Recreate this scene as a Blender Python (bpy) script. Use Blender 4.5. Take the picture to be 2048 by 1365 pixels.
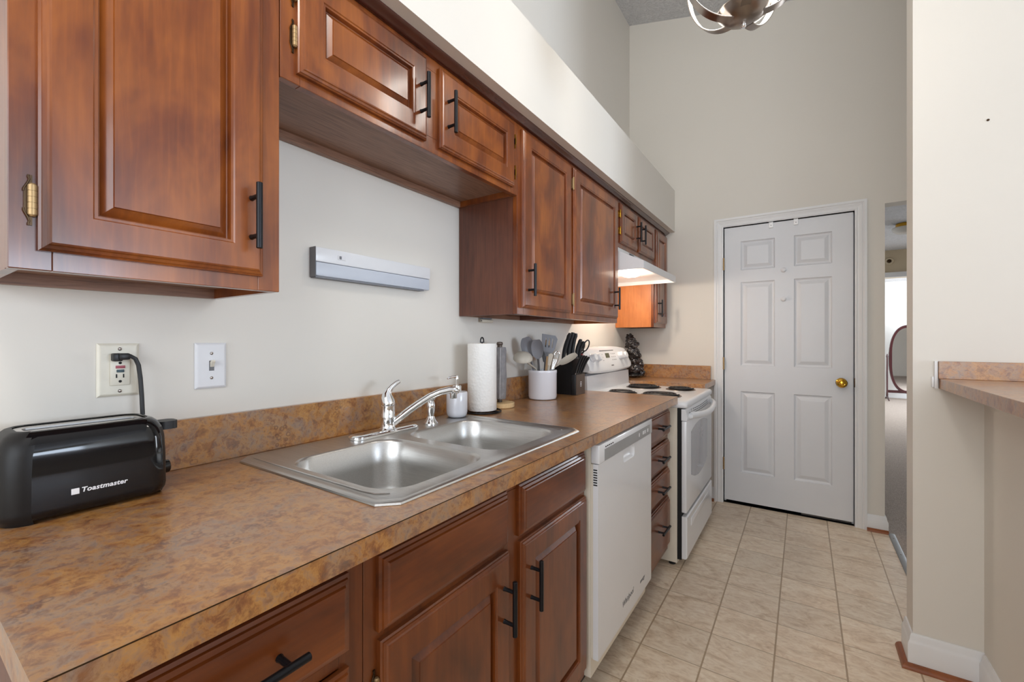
import bpy, bmesh, math, random
from mathutils import Vector, Matrix

SC = bpy.context.scene
for _o in list(bpy.data.objects):
    bpy.data.objects.remove(_o)
PI = math.pi

# ---------------------------------------------------------------- camera
CAMX, CAMH, YAW, FPX = 1.2121, 1.2112, 0.5908, 868.53
cam_d = bpy.data.cameras.new('camera')
cam_d.sensor_width = 36.0
cam_d.lens = 36.0 * FPX / 2048.0
cam_d.shift_y = -0.00077
cam_d.clip_start = 0.02
cam_d.clip_end = 60
cam = bpy.data.objects.new('camera', cam_d)
SC.collection.objects.link(cam)
cam.location = (CAMX, 0.0, CAMH)
cam.rotation_euler = (PI / 2, 0, YAW)
SC.camera = cam

# ---------------------------------------------------------------- world, lights, exposure
SC.view_settings.view_transform = 'Standard'
SC.view_settings.look = 'None'
SC.view_settings.exposure = 0.40
SC.view_settings.gamma = 1.0
SC.view_settings.use_curve_mapping = False
SC.cycles.use_denoising = True
SC.cycles.max_bounces = 10
SC.cycles.diffuse_bounces = 6
SC.cycles.glossy_bounces = 5
SC.cycles.caustics_reflective = False
SC.cycles.caustics_refractive = False
SC.cycles.sample_clamp_indirect = 6.0

wd = bpy.data.worlds.new('daylight')
SC.world = wd
wd.use_nodes = True
_bg = wd.node_tree.nodes['Background']
_bg.inputs['Color'].default_value = (0.72, 0.84, 1.0, 1)
_bg.inputs['Strength'].default_value = 1.2


def area(name, loc, rot, sx, sy, power, col):
    d = bpy.data.lights.new(name, 'AREA')
    d.shape = 'RECTANGLE'
    d.size, d.size_y = sx, sy
    d.energy = power
    d.color = col
    o = bpy.data.objects.new(name, d)
    SC.collection.objects.link(o)
    o.location, o.rotation_euler = loc, rot
    return o


# daylight entering by the dining-room glass door (right), by the window behind the camera
# and by the living-room window at the far end of the hall
area('daylight_dining_window', (7.93, 0.95, 1.32), (0, PI / 2, 0), 2.0, 2.3, 185, (0.72, 0.84, 1.0))
area('daylight_rear_window', (1.9, -2.52, 1.75), (PI / 2, 0, 0), 3.0, 1.9, 52, (0.90, 0.95, 1.0))
area('daylight_hall_window', (4.93, 9.8, 1.35), (0, PI / 2, 0), 1.9, 2.4, 135, (0.86, 0.93, 1.0))

# added overhead fill behind the viewer, no fixture: brightens worktop and floor
_l = bpy.data.lights.new('rear_fill_light', 'POINT')
_l.energy, _l.color, _l.shadow_soft_size = 20.0, (1.0, 0.96, 0.90), 0.16
_o = bpy.data.objects.new('rear_fill_light', _l)
SC.collection.objects.link(_o)
_o.location = (1.05, -0.25, 2.75)

# ---------------------------------------------------------------- node material helpers


class NT:
    def __init__(self, name):
        self.m = bpy.data.materials.new(name)
        self.m.use_nodes = True
        self.t = self.m.node_tree
        self.b = self.t.nodes['Principled BSDF']

    def n(self, typ, **kw):
        nd = self.t.nodes.new(typ)
        for k, v in kw.items():
            setattr(nd, k, v)
        return nd

    def l(self, a, b):
        self.t.links.new(a, b)

    def pos(self, scale=(1, 1, 1)):
        g = self.n('ShaderNodeNewGeometry')
        mp = self.n('ShaderNodeMapping')
        mp.inputs['Scale'].default_value = scale
        self.l(g.outputs['Position'], mp.inputs['Vector'])
        return mp.outputs['Vector']

    def noise(self, vec, scale, detail=4, rough=0.5, dist=0.0):
        nd = self.n('ShaderNodeTexNoise')
        nd.inputs['Scale'].default_value = scale
        nd.inputs['Detail'].default_value = detail
        nd.inputs['Roughness'].default_value = rough
        nd.inputs['Distortion'].default_value = dist
        self.l(vec, nd.inputs['Vector'])
        return nd.outputs['Fac']

    def ramp(self, fac, stops, interp='LINEAR'):
        r = self.n('ShaderNodeValToRGB')
        r.color_ramp.interpolation = interp
        els = r.color_ramp.elements
        while len(els) < len(stops):
            els.new(0.5)
        for e, (p, c) in zip(els, stops):
            e.position = p
            e.color = (c[0], c[1], c[2], 1)
        self.l(fac, r.inputs['Fac'])
        return r.outputs['Color']

    def mix(self, fac, a, b, mode='MIX'):
        m = self.n('ShaderNodeMix', data_type='RGBA', blend_type=mode)
        for s, v in ((m.inputs[0], fac), (m.inputs[6], a), (m.inputs[7], b)):
            if isinstance(v, (int, float)):
                s.default_value = v
            elif isinstance(v, tuple):
                s.default_value = (v[0], v[1], v[2], 1)
            else:
                self.l(v, s)
        return m.outputs[2]

    def math(self, op, a, b=None, clamp=False):
        m = self.n('ShaderNodeMath', operation=op, use_clamp=clamp)
        for s, v in zip(m.inputs, (a, b)):
            if v is None:
                continue
            if isinstance(v, (int, float)):
                s.default_value = v
            else:
                self.l(v, s)
        return m.outputs[0]

    def bump(self, h, strength, dist=0.002):
        bp = self.n('ShaderNodeBump')
        bp.inputs['Strength'].default_value = strength
        bp.inputs['Distance'].default_value = dist
        self.l(h, bp.inputs['Height'])
        self.l(bp.outputs['Normal'], self.b.inputs['Normal'])

    def color(self, c):
        if isinstance(c, tuple):
            self.b.inputs['Base Color'].default_value = (c[0], c[1], c[2], 1)
        else:
            self.l(c, self.b.inputs['Base Color'])

    def set(self, rough=0.5, metal=0.0, spec=0.5, coat=0.0, coat_rough=0.1):
        self.b.inputs['Roughness'].default_value = rough
        self.b.inputs['Metallic'].default_value = metal
        self.b.inputs['Specular IOR Level'].default_value = spec
        self.b.inputs['Coat Weight'].default_value = coat
        self.b.inputs['Coat Roughness'].default_value = coat_rough
        return self.m


def lin(r, g, b):
    f = lambda c: (c / 255 / 12.92) if c <= 10 else ((c / 255 + 0.055) / 1.055) ** 2.4
    return (f(r), f(g), f(b))


def plain(name, c, rough=0.5, metal=0.0, spec=0.5, coat=0.0, var=0.04, vs=8.0):
    """a plain finish with a faint procedural variation"""
    t = NT(name)
    f = t.noise(t.pos(), vs, 3)
    lo = tuple(max(0, x * (1 - var)) for x in c)
    hi = tuple(min(1, x * (1 + var)) for x in c)
    t.color(t.ramp(f, [(0.3, lo), (0.7, hi)]))
    return t.set(rough, metal, spec, coat)


def wood(name, axis, dark, mid, light, rough=0.28, coat=0.38, grain=1.0, streak=0.2):
    t = NT(name)
    s = [30.0, 30.0, 30.0]
    s['xyz'.index(axis)] = 1.8
    fine = t.noise(t.pos(tuple(s)), 3.2 * grain, 5, 0.6, 0.4)
    s2 = [5.0, 5.0, 5.0]
    s2['xyz'.index(axis)] = 2.0
    blot = t.noise(t.pos(tuple(s2)), 1.7, 4, 0.55, 0.5)
    c1 = t.ramp(blot, [(0.24, dark), (0.46, mid), (0.76, light)])
    c2 = t.ramp(fine, [(0.30, tuple(x * 0.6 for x in dark)), (0.5, mid), (0.70, light)])
    t.color(t.mix(streak, c1, c2))
    t.bump(fine, 0.03)
    return t.set(rough, 0, 0.5, coat, 0.12)


def laminate(name, rough=0.30):
    t = NT(name)
    p = t.pos()
    big = t.noise(p, 6.0, 5, 0.62, 0.4)
    c = t.ramp(big, [(0.30, lin(88, 58, 44)), (0.39, lin(142, 88, 48)), (0.45, lin(184, 130, 66)),
                     (0.51, lin(152, 98, 54)), (0.57, lin(144, 120, 104)), (0.64, lin(174, 120, 68)), (0.74, lin(108, 74, 58))])
    med = t.noise(p, 38.0, 6, 0.72, 0.4)
    c2 = t.ramp(med, [(0.32, lin(74, 46, 34)), (0.42, lin(136, 84, 48)), (0.50, lin(188, 138, 78)),
                      (0.58, lin(156, 130, 110)), (0.68, lin(118, 78, 54))])
    c = t.mix(0.5, c, c2)
    fine = t.noise(p, 120.0, 3, 0.6)
    c = t.mix(t.math('MULTIPLY', t.math('SUBTRACT', fine, 0.58, clamp=True), 3.2, clamp=True), c, lin(96, 60, 42))
    vo = t.n('ShaderNodeTexVoronoi', feature='F1')
    vo.inputs['Scale'].default_value = 58
    t.l(p, vo.inputs['Vector'])
    d = vo.outputs['Distance']
    ring = t.math('SUBTRACT', 1.0, t.math('MULTIPLY', t.math('ABSOLUTE', t.math('SUBTRACT', d, 0.30)), 8.0), clamp=True)
    where = t.noise(p, 9.0, 2, 0.5)
    msk = t.math('MULTIPLY', ring, t.math('MULTIPLY', t.math('SUBTRACT', where, 0.53, clamp=True), 7.0, clamp=True))
    c = t.mix(t.math('MULTIPLY', msk, 0.7), c, lin(96, 52, 30))
    t.color(c)
    return t.set(rough, 0, 0.6, 0.5, 0.28)


M = {}
_D, _Mi, _L = lin(64, 28, 12), lin(110, 53, 20), lin(166, 94, 34)
M['wood_v'] = wood('stained_maple_vertical', 'z', _D, _Mi, _L)
M['wood_h'] = wood('stained_maple_horizontal', 'y', _D, _Mi, _L)
M['wood_base_v'] = wood('brown_maple_vertical', 'z', lin(62, 28, 10), lin(103, 50, 18), lin(138, 74, 27), 0.3, 0.2)
M['wood_base_h'] = wood('brown_maple_horizontal', 'y', lin(62, 28, 10), lin(104, 50, 18), lin(140, 75, 27), 0.3, 0.2)
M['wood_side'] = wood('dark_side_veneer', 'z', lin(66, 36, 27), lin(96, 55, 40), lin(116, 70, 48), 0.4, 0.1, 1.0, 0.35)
M['wood_side_lit'] = wood('lamp_lit_side_veneer', 'z', lin(150, 84, 40), lin(186, 110, 54), lin(206, 130, 70), 0.4, 0.2, 1.0, 0.25)  # hood lamp's orange glow put into this side veneer's colour
M['oak'] = wood('oak_underside', 'y', lin(104, 74, 58), lin(142, 106, 86), lin(164, 128, 106), 0.45, 0.1, 1.6, 0.6)
M['crown'] = wood('dark_crown_wood', 'y', lin(48, 22, 18), lin(66, 32, 24), lin(84, 42, 30), 0.22, 0.6)
M['laminate'] = laminate('rust_stone_laminate')
M['black_metal'] = plain('matt_black_metal', (0.012, 0.012, 0.014), 0.34, 0.6)
M['brass_old'] = plain('antique_brass', lin(168, 140, 100), 0.42, 0.7)
M['brass'] = plain('polished_brass', lin(214, 164, 60), 0.18, 1.0)
M['hinge_dark'] = plain('dark_bronze_and_shade', lin(70, 52, 34), 0.35, 0.8)
M['chrome'] = plain('chrome', (0.86, 0.87, 0.88), 0.07, 1.0, var=0.01)
M['nickel'] = plain('brushed_nickel', lin(150, 140, 132), 0.28, 1.0)
M['alu'] = plain('aluminium_strip', lin(150, 153, 155), 0.5, 0.4)
M['white_app'] = plain('white_enamel', lin(226, 227, 229), 0.28, 0, 0.5, 0.3, var=0.01)
M['bisque_app'] = plain('cream_enamel', lin(222, 214, 198), 0.34, 0, 0.5, 0.1, var=0.015)
M['grey_panel'] = plain('grey_control_panel', lin(150, 150, 150), 0.35)
M['black_plastic'] = plain('black_plastic', (0.01, 0.01, 0.011), 0.45)
M['black_gloss'] = plain('black_gloss_plastic', (0.004, 0.004, 0.005), 0.07, 0, 0.4, 0.15, var=0.02)
M['black_matt'] = plain('charcoal_matt_plastic', (0.009, 0.008, 0.008), 0.42, 0, 0.3)
M['dark_gap'] = plain('dark_gap', (0.006, 0.006, 0.006), 0.8)
M['glass_dark'] = plain('oven_glass', lin(150, 150, 156), 0.08, 0, 0.6, 0.4)
M['ceramic'] = plain('white_ceramic', lin(226, 226, 232), 0.2, 0, 0.5, 0.4, var=0.01)
M['paper'] = None
M['plate_white'] = plain('white_plastic', lin(224, 224, 226), 0.4, var=0.02)
M['plate_ivory'] = plain('ivory_plastic', lin(222, 216, 200), 0.42, var=0.05, vs=30)
M['steel_tray'] = plain('toaster_steel', (0.72, 0.70, 0.68), 0.3, 0.9)
M['utensil_grey'] = plain('grey_silicone', lin(124, 123, 127), 0.5)
M['utensil_dark'] = plain('dark_grey_silicone', lin(92, 88, 88), 0.5)
M['utensil_beige'] = plain('beige_silicone', lin(196, 188, 174), 0.5)
M['beech'] = wood('pale_beech', 'z', lin(190, 146, 100), lin(212, 170, 122), lin(226, 190, 146), 0.5, 0.0)
M['pine'] = wood('pale_pine_disc', 'x', lin(196, 158, 108), lin(218, 184, 134), lin(230, 202, 156), 0.5, 0.0)
M['cloth_grey'] = plain('grey_towel_cloth', lin(140, 138, 140), 0.85, var=0.12, vs=60)
M['bronze_face'] = plain('bronze_brown_face', lin(92, 78, 68), 0.35, 0.3)
M['red'] = plain('red_plastic', lin(150, 40, 44), 0.4)
M['gfci_red'] = plain('faded_red_button', lin(160, 76, 88), 0.5)
M['gfci_teal'] = plain('dark_teal_button', lin(60, 80, 88), 0.5)
M['lcd'] = plain('olive_display', lin(74, 76, 46), 0.3)
M['ink_grey'] = plain('grey_print', lin(110, 110, 112), 0.5)
M['ink_white'] = plain('white_print', lin(235, 235, 238), 0.5)
M['statue'] = plain('dark_carved_resin', lin(38, 32, 32), 0.25, 0, 0.6, 0.3, var=0.4, vs=40)
M['hook_white'] = plain('bright_white_plastic', lin(250, 250, 250), 0.35, var=0.0)
M['trim_white'] = plain('white_trim_paint', lin(228, 228, 228), 0.35, var=0.01)
M['door_white'] = plain('white_door_paint', lin(218, 219, 222), 0.38, var=0.01)
M['shoe_wood'] = wood('reddish_shoe_moulding', 'y', lin(104, 54, 22), lin(136, 74, 34), lin(158, 92, 46), 0.35, 0.2)
M['mahogany'] = wood('mahogany', 'z', lin(42, 14, 18), lin(60, 22, 26), lin(76, 30, 32), 0.3, 0.4)
M['mirror'] = plain('mirror_glass', (0.9, 0.9, 0.9), 0.02, 1.0, var=0.0)
M['coil'] = plain('burner_coil', lin(40, 38, 38), 0.5, 0.4)
M['drip'] = plain('chrome_drip_pan', lin(120, 110, 104), 0.25, 0.9)
M['lens_grey'] = plain('frosted_lens', lin(196, 202, 212), 0.35, var=0.01)
M['alu_grey'] = plain('grey_end_cap', lin(120, 122, 128), 0.45)
M['glass_white'] = plain('white_glass_shade', lin(210, 206, 198), 0.25)


def wall_paint(name, c):
    t = NT(name)
    f = t.noise(t.pos(), 1.7, 4)
    t.color(t.ramp(f, [(0.3, tuple(x * 0.985 for x in c)), (0.7, tuple(min(1, x * 1.01) for x in c))]))
    t.bump(t.noise(t.pos(), 220, 2), 0.05, 0.001)
    return t.set(0.6, 0, 0.35)


M['wall'] = wall_paint('cream_wall_paint', lin(222, 217, 208))
M['soffit'] = M['wall']
M['hall_wall'] = wall_paint('hall_wall_paint', lin(226, 224, 220))
M['hall_tan'] = wall_paint('hall_tan_paint', lin(206, 190, 162))


def ceiling_mat():
    t = NT('textured_ceiling')
    p = t.pos()
    f = t.noise(p, 26, 6, 0.7, 2.2)
    t.color(t.ramp(f, [(0.3, lin(206, 206, 208)), (0.6, lin(232, 232, 234))]))
    t.bump(f, 0.9, 0.02)
    return t.set(0.8, 0, 0.2)


M['ceiling'] = ceiling_mat()


def carpet_mat():
    t = NT('grey_beige_carpet')
    p = t.pos()
    f = t.noise(p, 170, 4, 0.7)
    g = t.noise(p, 3.0, 3)
    c = t.ramp(f, [(0.3, lin(132, 118, 108)), (0.5, lin(184, 170, 158)), (0.7, lin(222, 210, 200))])
    c = t.mix(t.math('MULTIPLY', g, 0.4), c, lin(182, 170, 162))
    t.color(c)
    t.bump(f, 0.8, 0.01)
    return t.set(0.95, 0, 0.1)


M['carpet'] = carpet_mat()


def tile_mat():
    t = NT('beige_vinyl_tile')
    g = t.n('ShaderNodeNewGeometry')
    sx = t.n('ShaderNodeSeparateXYZ')
    t.l(g.outputs['Position'], sx.inputs[0])
    ux = t.math('DIVIDE', t.math('SUBTRACT', sx.outputs[0], 0.673 - 0.2237 * 20), 0.2237)
    uy = t.math('DIVIDE', t.math('SUBTRACT', sx.outputs[1], 1.503 - 0.2222 * 40), 0.2222)

    def edge(u):
        f = t.math('FRACT', u)
        return t.math('MINIMUM', f, t.math('SUBTRACT', 1.0, f))
    gx = t.math('MULTIPLY', t.math('SUBTRACT', 0.0165, edge(ux)), 150.0, clamp=True)
    gy = t.math('MULTIPLY', t.math('SUBTRACT', 0.0115, edge(uy)), 150.0, clamp=True)
    grout = t.math('MAXIMUM', gx, gy)
    cmb = t.n('ShaderNodeCombineXYZ')
    t.l(t.math('FLOOR', ux), cmb.inputs[0])
    t.l(t.math('FLOOR', uy), cmb.inputs[1])
    wn = t.n('ShaderNodeTexWhiteNoise', noise_dimensions='3D')
    t.l(cmb.outputs[0], wn.inputs['Vector'])
    sc = t.n('ShaderNodeVectorMath', operation='SCALE')
    t.l(wn.outputs['Color'], sc.inputs[0])
    sc.inputs['Scale'].default_value = 30.0
    ad = t.n('ShaderNodeVectorMath', operation='ADD')
    t.l(sc.outputs[0], ad.inputs[0])
    mp = t.n('ShaderNodeMapping')
    mp.inputs['Scale'].default_value = (1.0, 2.0, 1.0)
    mp.inputs['Rotation'].default_value = (0, 0, 0.5)
    t.l(g.outputs['Position'], mp.inputs['Vector'])
    t.l(mp.outputs[0], ad.inputs[1])
    v = ad.outputs[0]
    a = t.noise(v, 5.0, 6, 0.62, 1.4)
    b = t.noise(v, 16.0, 5, 0.65, 2.0)
    c1 = t.ramp(a, [(0.3, lin(190, 162, 132)), (0.46, lin(224, 203, 178)), (0.58, lin(236, 220, 198)), (0.72, lin(206, 180, 150))])
    c2 = t.ramp(b, [(0.32, lin(180, 150, 120)), (0.5, lin(226, 206, 180)), (0.66, lin(243, 232, 214))])
    c = t.mix(0.4, c1, c2)
    br = t.math('ADD', 0.92, t.math('MULTIPLY', wn.outputs['Value'], 0.14))
    vm = t.n('ShaderNodeVectorMath', operation='SCALE')
    t.l(c, vm.inputs[0])
    t.l(br, vm.inputs['Scale'])
    c = t.mix(t.math('MULTIPLY', grout, 0.9), vm.outputs[0], lin(164, 140, 112))
    t.color(c)
    t.bump(t.math('SUBTRACT', 1.0, grout), 0.3, 0.002)
    return t.set(0.36, 0, 0.45)


M['tile'] = tile_mat()


def paper_mat():
    t = NT('embossed_paper_towel')
    p = t.pos((1, 1, 1))
    w = t.n('ShaderNodeTexVoronoi', feature='F1')
    w.inputs['Scale'].default_value = 95
    t.l(p, w.inputs['Vector'])
    t.color(lin(238, 236, 232))
    t.bump(w.outputs['Distance'], 0.35, 0.004)
    return t.set(0.9, 0, 0.1)


M['paper'] = paper_mat()


def steel_mat():
    t = NT('brushed_stainless')
    p = t.pos((4, 160, 160))
    f = t.noise(p, 3.0, 3)
    t.color(t.ramp(f, [(0.3, (0.56, 0.55, 0.53)), (0.7, (0.66, 0.65, 0.63))]))
    t.bump(f, 0.03, 0.0005)
    return t.set(0.33, 1.0)


M['steel'] = steel_mat()


def emit(name, c, s):
    t = NT(name)
    t.color(c)
    t.b.inputs['Emission Color'].default_value = (c[0], c[1], c[2], 1)
    t.b.inputs['Emission Strength'].default_value = s
    return t.set(0.5)


M['led'] = emit('lit_led_strip', (1.0, 0.97, 0.92), 2.2)
M['hood_lamp'] = emit('lit_hood_lens', (1.0, 0.93, 0.82), 9.0)

# ---------------------------------------------------------------- mesh helpers
ORG = {}


def setp(o, label=None, cat=None, group=None, kind=None):
    if label:
        o['label'] = label
    if cat:
        o['category'] = cat
    if group:
        o['group'] = group
    if kind:
        o['kind'] = kind
    return o


def thing(name, label, cat, loc, rotz=0.0, group=None, kind=None):
    o = bpy.data.objects.new(name, None)
    o.empty_display_size = 0.05
    SC.collection.objects.link(o)
    o.location = loc
    o.rotation_euler = (0, 0, rotz)
    ORG[o.name] = (Vector(loc), rotz)
    return setp(o, label, cat, group, kind)


class MB:
    def __init__(self):
        self.bm = bmesh.new()

    def box(self, x0, x1, y0, y1, z0, z1, bev=0.0, seg=2):
        tmp = bmesh.new()
        bmesh.ops.create_cube(tmp, size=1.0)
        for v in tmp.verts:
            v.co = Vector((x0 + (v.co.x + .5) * (x1 - x0), y0 + (v.co.y + .5) * (y1 - y0), z0 + (v.co.z + .5) * (z1 - z0)))
        if bev > 0:
            bmesh.ops.bevel(tmp, geom=tmp.edges[:], offset=bev, segments=seg, affect='EDGES', profile=0.5)
        self.merge(tmp)
        return self

    def merge(self, tmp, mat=None):
        if mat is not None:
            bmesh.ops.transform(tmp, matrix=mat, verts=tmp.verts)
        me = bpy.data.meshes.new('tmp')
        tmp.to_mesh(me)
        tmp.free()
        self.bm.from_mesh(me)
        bpy.data.meshes.remove(me)

    def loft(self, loops, cap0=True, cap1=True, closed=False):
        """loops of equal length, each a closed ring of points"""
        bm = self.bm
        rs = [[bm.verts.new(Vector(p)) for p in lp] for lp in loops]
        n = len(rs[0])
        pairs = list(zip(rs[:-1], rs[1:]))
        if closed:
            pairs.append((rs[-1], rs[0]))
        for a, b in pairs:
            for i in range(n):
                j = (i + 1) % n
                try:
                    bm.faces.new((a[i], a[j], b[j], b[i]))
                except ValueError:
                    pass
        if not closed:
            if cap0:
                bm.faces.new(list(reversed(rs[0])))
            if cap1:
                bm.faces.new(rs[-1])
        return self

    def prism(self, prof, fn, a, b):
        """profile of 2D points, fn(u,v,t) -> xyz, swept from t=a to t=b"""
        return self.loft([[fn(u, v, a) for u, v in prof], [fn(u, v, b) for u, v in prof]])

    def lathe(self, prof, c, n=32, axis='z', cap0=True, cap1=True, ang=None):
        loops = []
        for r, h in prof:
            lp = []
            for i in range(n):
                t = 2 * PI * i / n
                a, b = r * math.cos(t), r * math.sin(t)
                p = {'z': (a, b, h), 'x': (h, a, b), 'y': (b, h, a)}[axis]
                lp.append((c[0] + p[0], c[1] + p[1], c[2] + p[2]))
            loops.append(lp)
        return self.loft(loops, cap0, cap1)

    def tube(self, pts, rad, n=12, flat=1.0, up=None, cap=True):
        """tube along pts; rad a number or list; flat squashes the section along its second axis"""
        P = [Vector(p) for p in pts]
        R = rad if isinstance(rad, (list, tuple)) else [rad] * len(P)
        loops = []
        prev = Vector(up) if up else None
        for i, p in enumerate(P):
            d = (P[min(i + 1, len(P) - 1)] - P[max(i - 1, 0)]).normalized()
            if prev is None:
                prev = Vector((0, 0, 1)) if abs(d.z) < 0.9 else Vector((1, 0, 0))
            s = d.cross(prev)
            if s.length < 1e-6:
                s = d.cross(Vector((0.3, 1, 0.2)))
            s.normalize()
            u = s.cross(d).normalized()
            if not up:
                prev = u
            loops.append([p + s * (R[i] * math.cos(2 * PI * k / n)) + u * (R[i] * flat * math.sin(2 * PI * k / n)) for k in range(n)])
        return self.loft(loops, cap, cap)

    def ribbon(self, pts, widths, normals, th):
        """flat strap: widths per point along side vector, normals per point give the thickness direction"""
        loops = []
        P = [Vector(p) for p in pts]
        for i, p in enumerate(P):
            d = (P[min(i + 1, len(P) - 1)] - P[max(i - 1, 0)]).normalized()
            nn = Vector(normals[i])
            nn = (nn - d * nn.dot(d)).normalized()
            s = d.cross(nn)
            w = widths[i] / 2
            loops.append([p + s * w + nn * th / 2, p - s * w + nn * th / 2, p - s * w - nn * th / 2, p + s * w - nn * th / 2])
        return self.loft(loops)

    def ball(self, c, r, sc=(1, 1, 1), u=16, v=10):
        tmp = bmesh.new()
        bmesh.ops.create_uvsphere(tmp, u_segments=u, v_segments=v, radius=r)
        self.merge(tmp, Matrix.Translation(Vector(c)) @ Matrix.Diagonal((sc[0], sc[1], sc[2], 1)))
        return self

    def plate(self, outer, holes, th):
        """flat plate in xy with holes, top at outer z, thickness th downwards"""
        z = outer[0][2]
        bm = self.bm

        def ring(pts, zz):
            return [bm.verts.new((p[0], p[1], zz)) for p in pts]
        for zz, flip in ((z, False), (z - th, True)):
            edges, rr = [], []
            for lp in [outer] + holes:
                vs = ring(lp, zz)
                rr.append(vs)
                for i in range(len(vs)):
                    edges.append(bm.edges.new((vs[i], vs[(i + 1) % len(vs)])))
            bmesh.ops.triangle_fill(bm, use_beauty=True, use_dissolve=False, edges=edges, normal=(0, 0, -1 if flip else 1))
            if zz == z:
                top = rr
            else:
                for a, b in zip(top, rr):
                    n = len(a)
                    for i in range(n):
                        j = (i + 1) % n
                        bm.faces.new((a[i], a[j], b[j], b[i]))
        return self

    def drop(self, keep):
        """delete faces whose centre does not satisfy keep"""
        dead = [f for f in self.bm.faces if not keep(f.calc_center_median())]
        bmesh.ops.delete(self.bm, geom=dead, context='FACES')
        return self

    def build(self, name, mat, parent=None, smooth=True, local=False, ang=35, label=None, loc=None, merge=True):
        bm = self.bm
        if merge:
            bmesh.ops.remove_doubles(bm, verts=bm.verts, dist=1e-5)
        bmesh.ops.recalc_face_normals(bm, faces=bm.faces)
        org = Vector((0, 0, 0))
        if parent is not None:
            o_, rz = ORG[parent.name]
            org = o_
            if not local:
                bmesh.ops.transform(bm, matrix=Matrix.Rotation(-rz, 4, 'Z') @ Matrix.Translation(-o_), verts=bm.verts)
        elif loc is not None:
            bmesh.ops.translate(bm, vec=-Vector(loc), verts=bm.verts)
        me = bpy.data.meshes.new(name)
        bm.to_mesh(me)
        bm.free()
        if smooth:
            me.polygons.foreach_set('use_smooth', [True] * len(me.polygons))
            me.set_sharp_from_angle(angle=math.radians(ang))
        me.materials.append(mat)
        o = bpy.data.objects.new(name, me)
        SC.collection.objects.link(o)
        if parent is not None:
            o.parent = parent
            ORG[o.name] = ORG[parent.name]
        else:
            if loc is not None:
                o.location = loc
            ORG[o.name] = (Vector(loc) if loc is not None else Vector((0, 0, 0)), 0.0)
        if label:
            o['label'] = label
        return o


def rrect(cx, cy, w, h, r, z, n=6):
    pts = []
    for (sx, sy, a0) in ((1, 1, 0), (-1, 1, PI / 2), (-1, -1, PI), (1, -1, 1.5 * PI)):
        for k in range(n + 1):
            a = a0 + PI / 2 * k / n
            pts.append((cx + sx * (w / 2 - r) + r * math.cos(a), cy + sy * (h / 2 - r) + r * math.sin(a), z))
    return pts


def rings(mb, fn, w, h, spec):
    """nested rectangles: spec of (inset, height); fn(u,v,d)"""
    loops = []
    for ins, d in spec:
        loops.append([fn(ins, ins, d), fn(w - ins, ins, d), fn(w - ins, h - ins, d), fn(ins, h - ins, d)])
    mb.loft(loops)
    return mb


def text(name, body, size, parent, loc, ux, uz, mat, ext=0.0004, shear=0.0, space=1.0, bold=0.0):
    """lettering with its baseline along ux and its height along uz (world vectors)"""
    cu = bpy.data.curves.new(name, 'FONT')
    cu.body = body
    cu.size = size
    cu.extrude = ext
    cu.shear = shear
    cu.space_character = space
    cu.materials.append(mat)
    cu.offset = bold
    tmp = bpy.data.objects.new(name + '_outline', cu)
    SC.collection.objects.link(tmp)
    me = bpy.data.meshes.new_from_object(tmp)
    bpy.data.objects.remove(tmp)
    bpy.data.curves.remove(cu)
    me.name = name
    o = bpy.data.objects.new(name, me)
    SC.collection.objects.link(o)
    ux, uz = Vector(ux).normalized(), Vector(uz).normalized()
    un = ux.cross(uz)
    m = Matrix((ux, uz, un)).transposed().to_4x4()
    m.translation = Vector(loc)
    po, rz = ORG[parent.name]
    o.parent = parent
    o.matrix_local = (Matrix.Translation(po) @ Matrix.Rotation(rz, 4, 'Z')).inverted() @ m
    ORG[o.name] = ORG[parent.name]
    return o


def struct(name, mb, mat, label=None, cat=None, smooth=False):
    o = mb.build(name, mat, smooth=smooth)
    return setp(o, label, cat, None, 'structure')


# ---------------------------------------------------------------- room shell
L = 3.579           # end wall
XO = 1.639          # edge of the passage in the end wall
YP = 2.17           # face of the short wall beside the bar
XP = 1.55           # free end of that wall
XH = 1.735          # half wall under the bar
CE, CS = 3.852, -0.248   # vaulted ceiling: height at the left wall, slope per metre to the right


def ceil_z(x):
    return CE + CS * min(x, 3.2)


DX0, DX1, DZ = 0.716, 1.489, 2.053   # door opening in the end wall
struct('floor', MB().box(-0.12, 1.655, -2.7, L + 0.012, -0.06, 0).box(DX1 + 0.001, 1.655, L + 0.012, L + 0.11, -0.06, 0).box(1.655, 1.85, -2.7, 2.285, -0.06, 0), M['tile'],
       'beige stone-look tile floor of the galley kitchen', 'floor')
struct('floor_hall', MB().box(1.655, 5.2, 2.285, 12.2, -0.06, 0.004).box(1.2, 1.655, L + 0.11, 12.2, -0.06, 0.004)
       .box(1.85, 8.1, -2.7, 2.285, -0.06, 0.004), M['carpet'], 'grey beige carpet beyond the kitchen floor', 'carpet')
struct('wall_left', MB().box(-0.12, 0, -2.7, L + 0.12, 0, 4.0), M['wall'], 'long pale wall behind the sink counter', 'wall')
w = MB()
w.box(-0.12, DX0, L, L + 0.11, 0, 4.0)
w.box(DX0, DX1, L, L + 0.11, DZ, 4.0)
w.box(DX1, XO, L, L + 0.11, 0, 4.0)
w.box(XO, 5.2, L, L + 0.11, 2.074, 4.0)
w.box(3.1, 5.2, L, L + 0.11, 0, 2.074)
struct('wall_end', w, M['wall'], 'tall end wall with the white door', 'wall')
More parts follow.
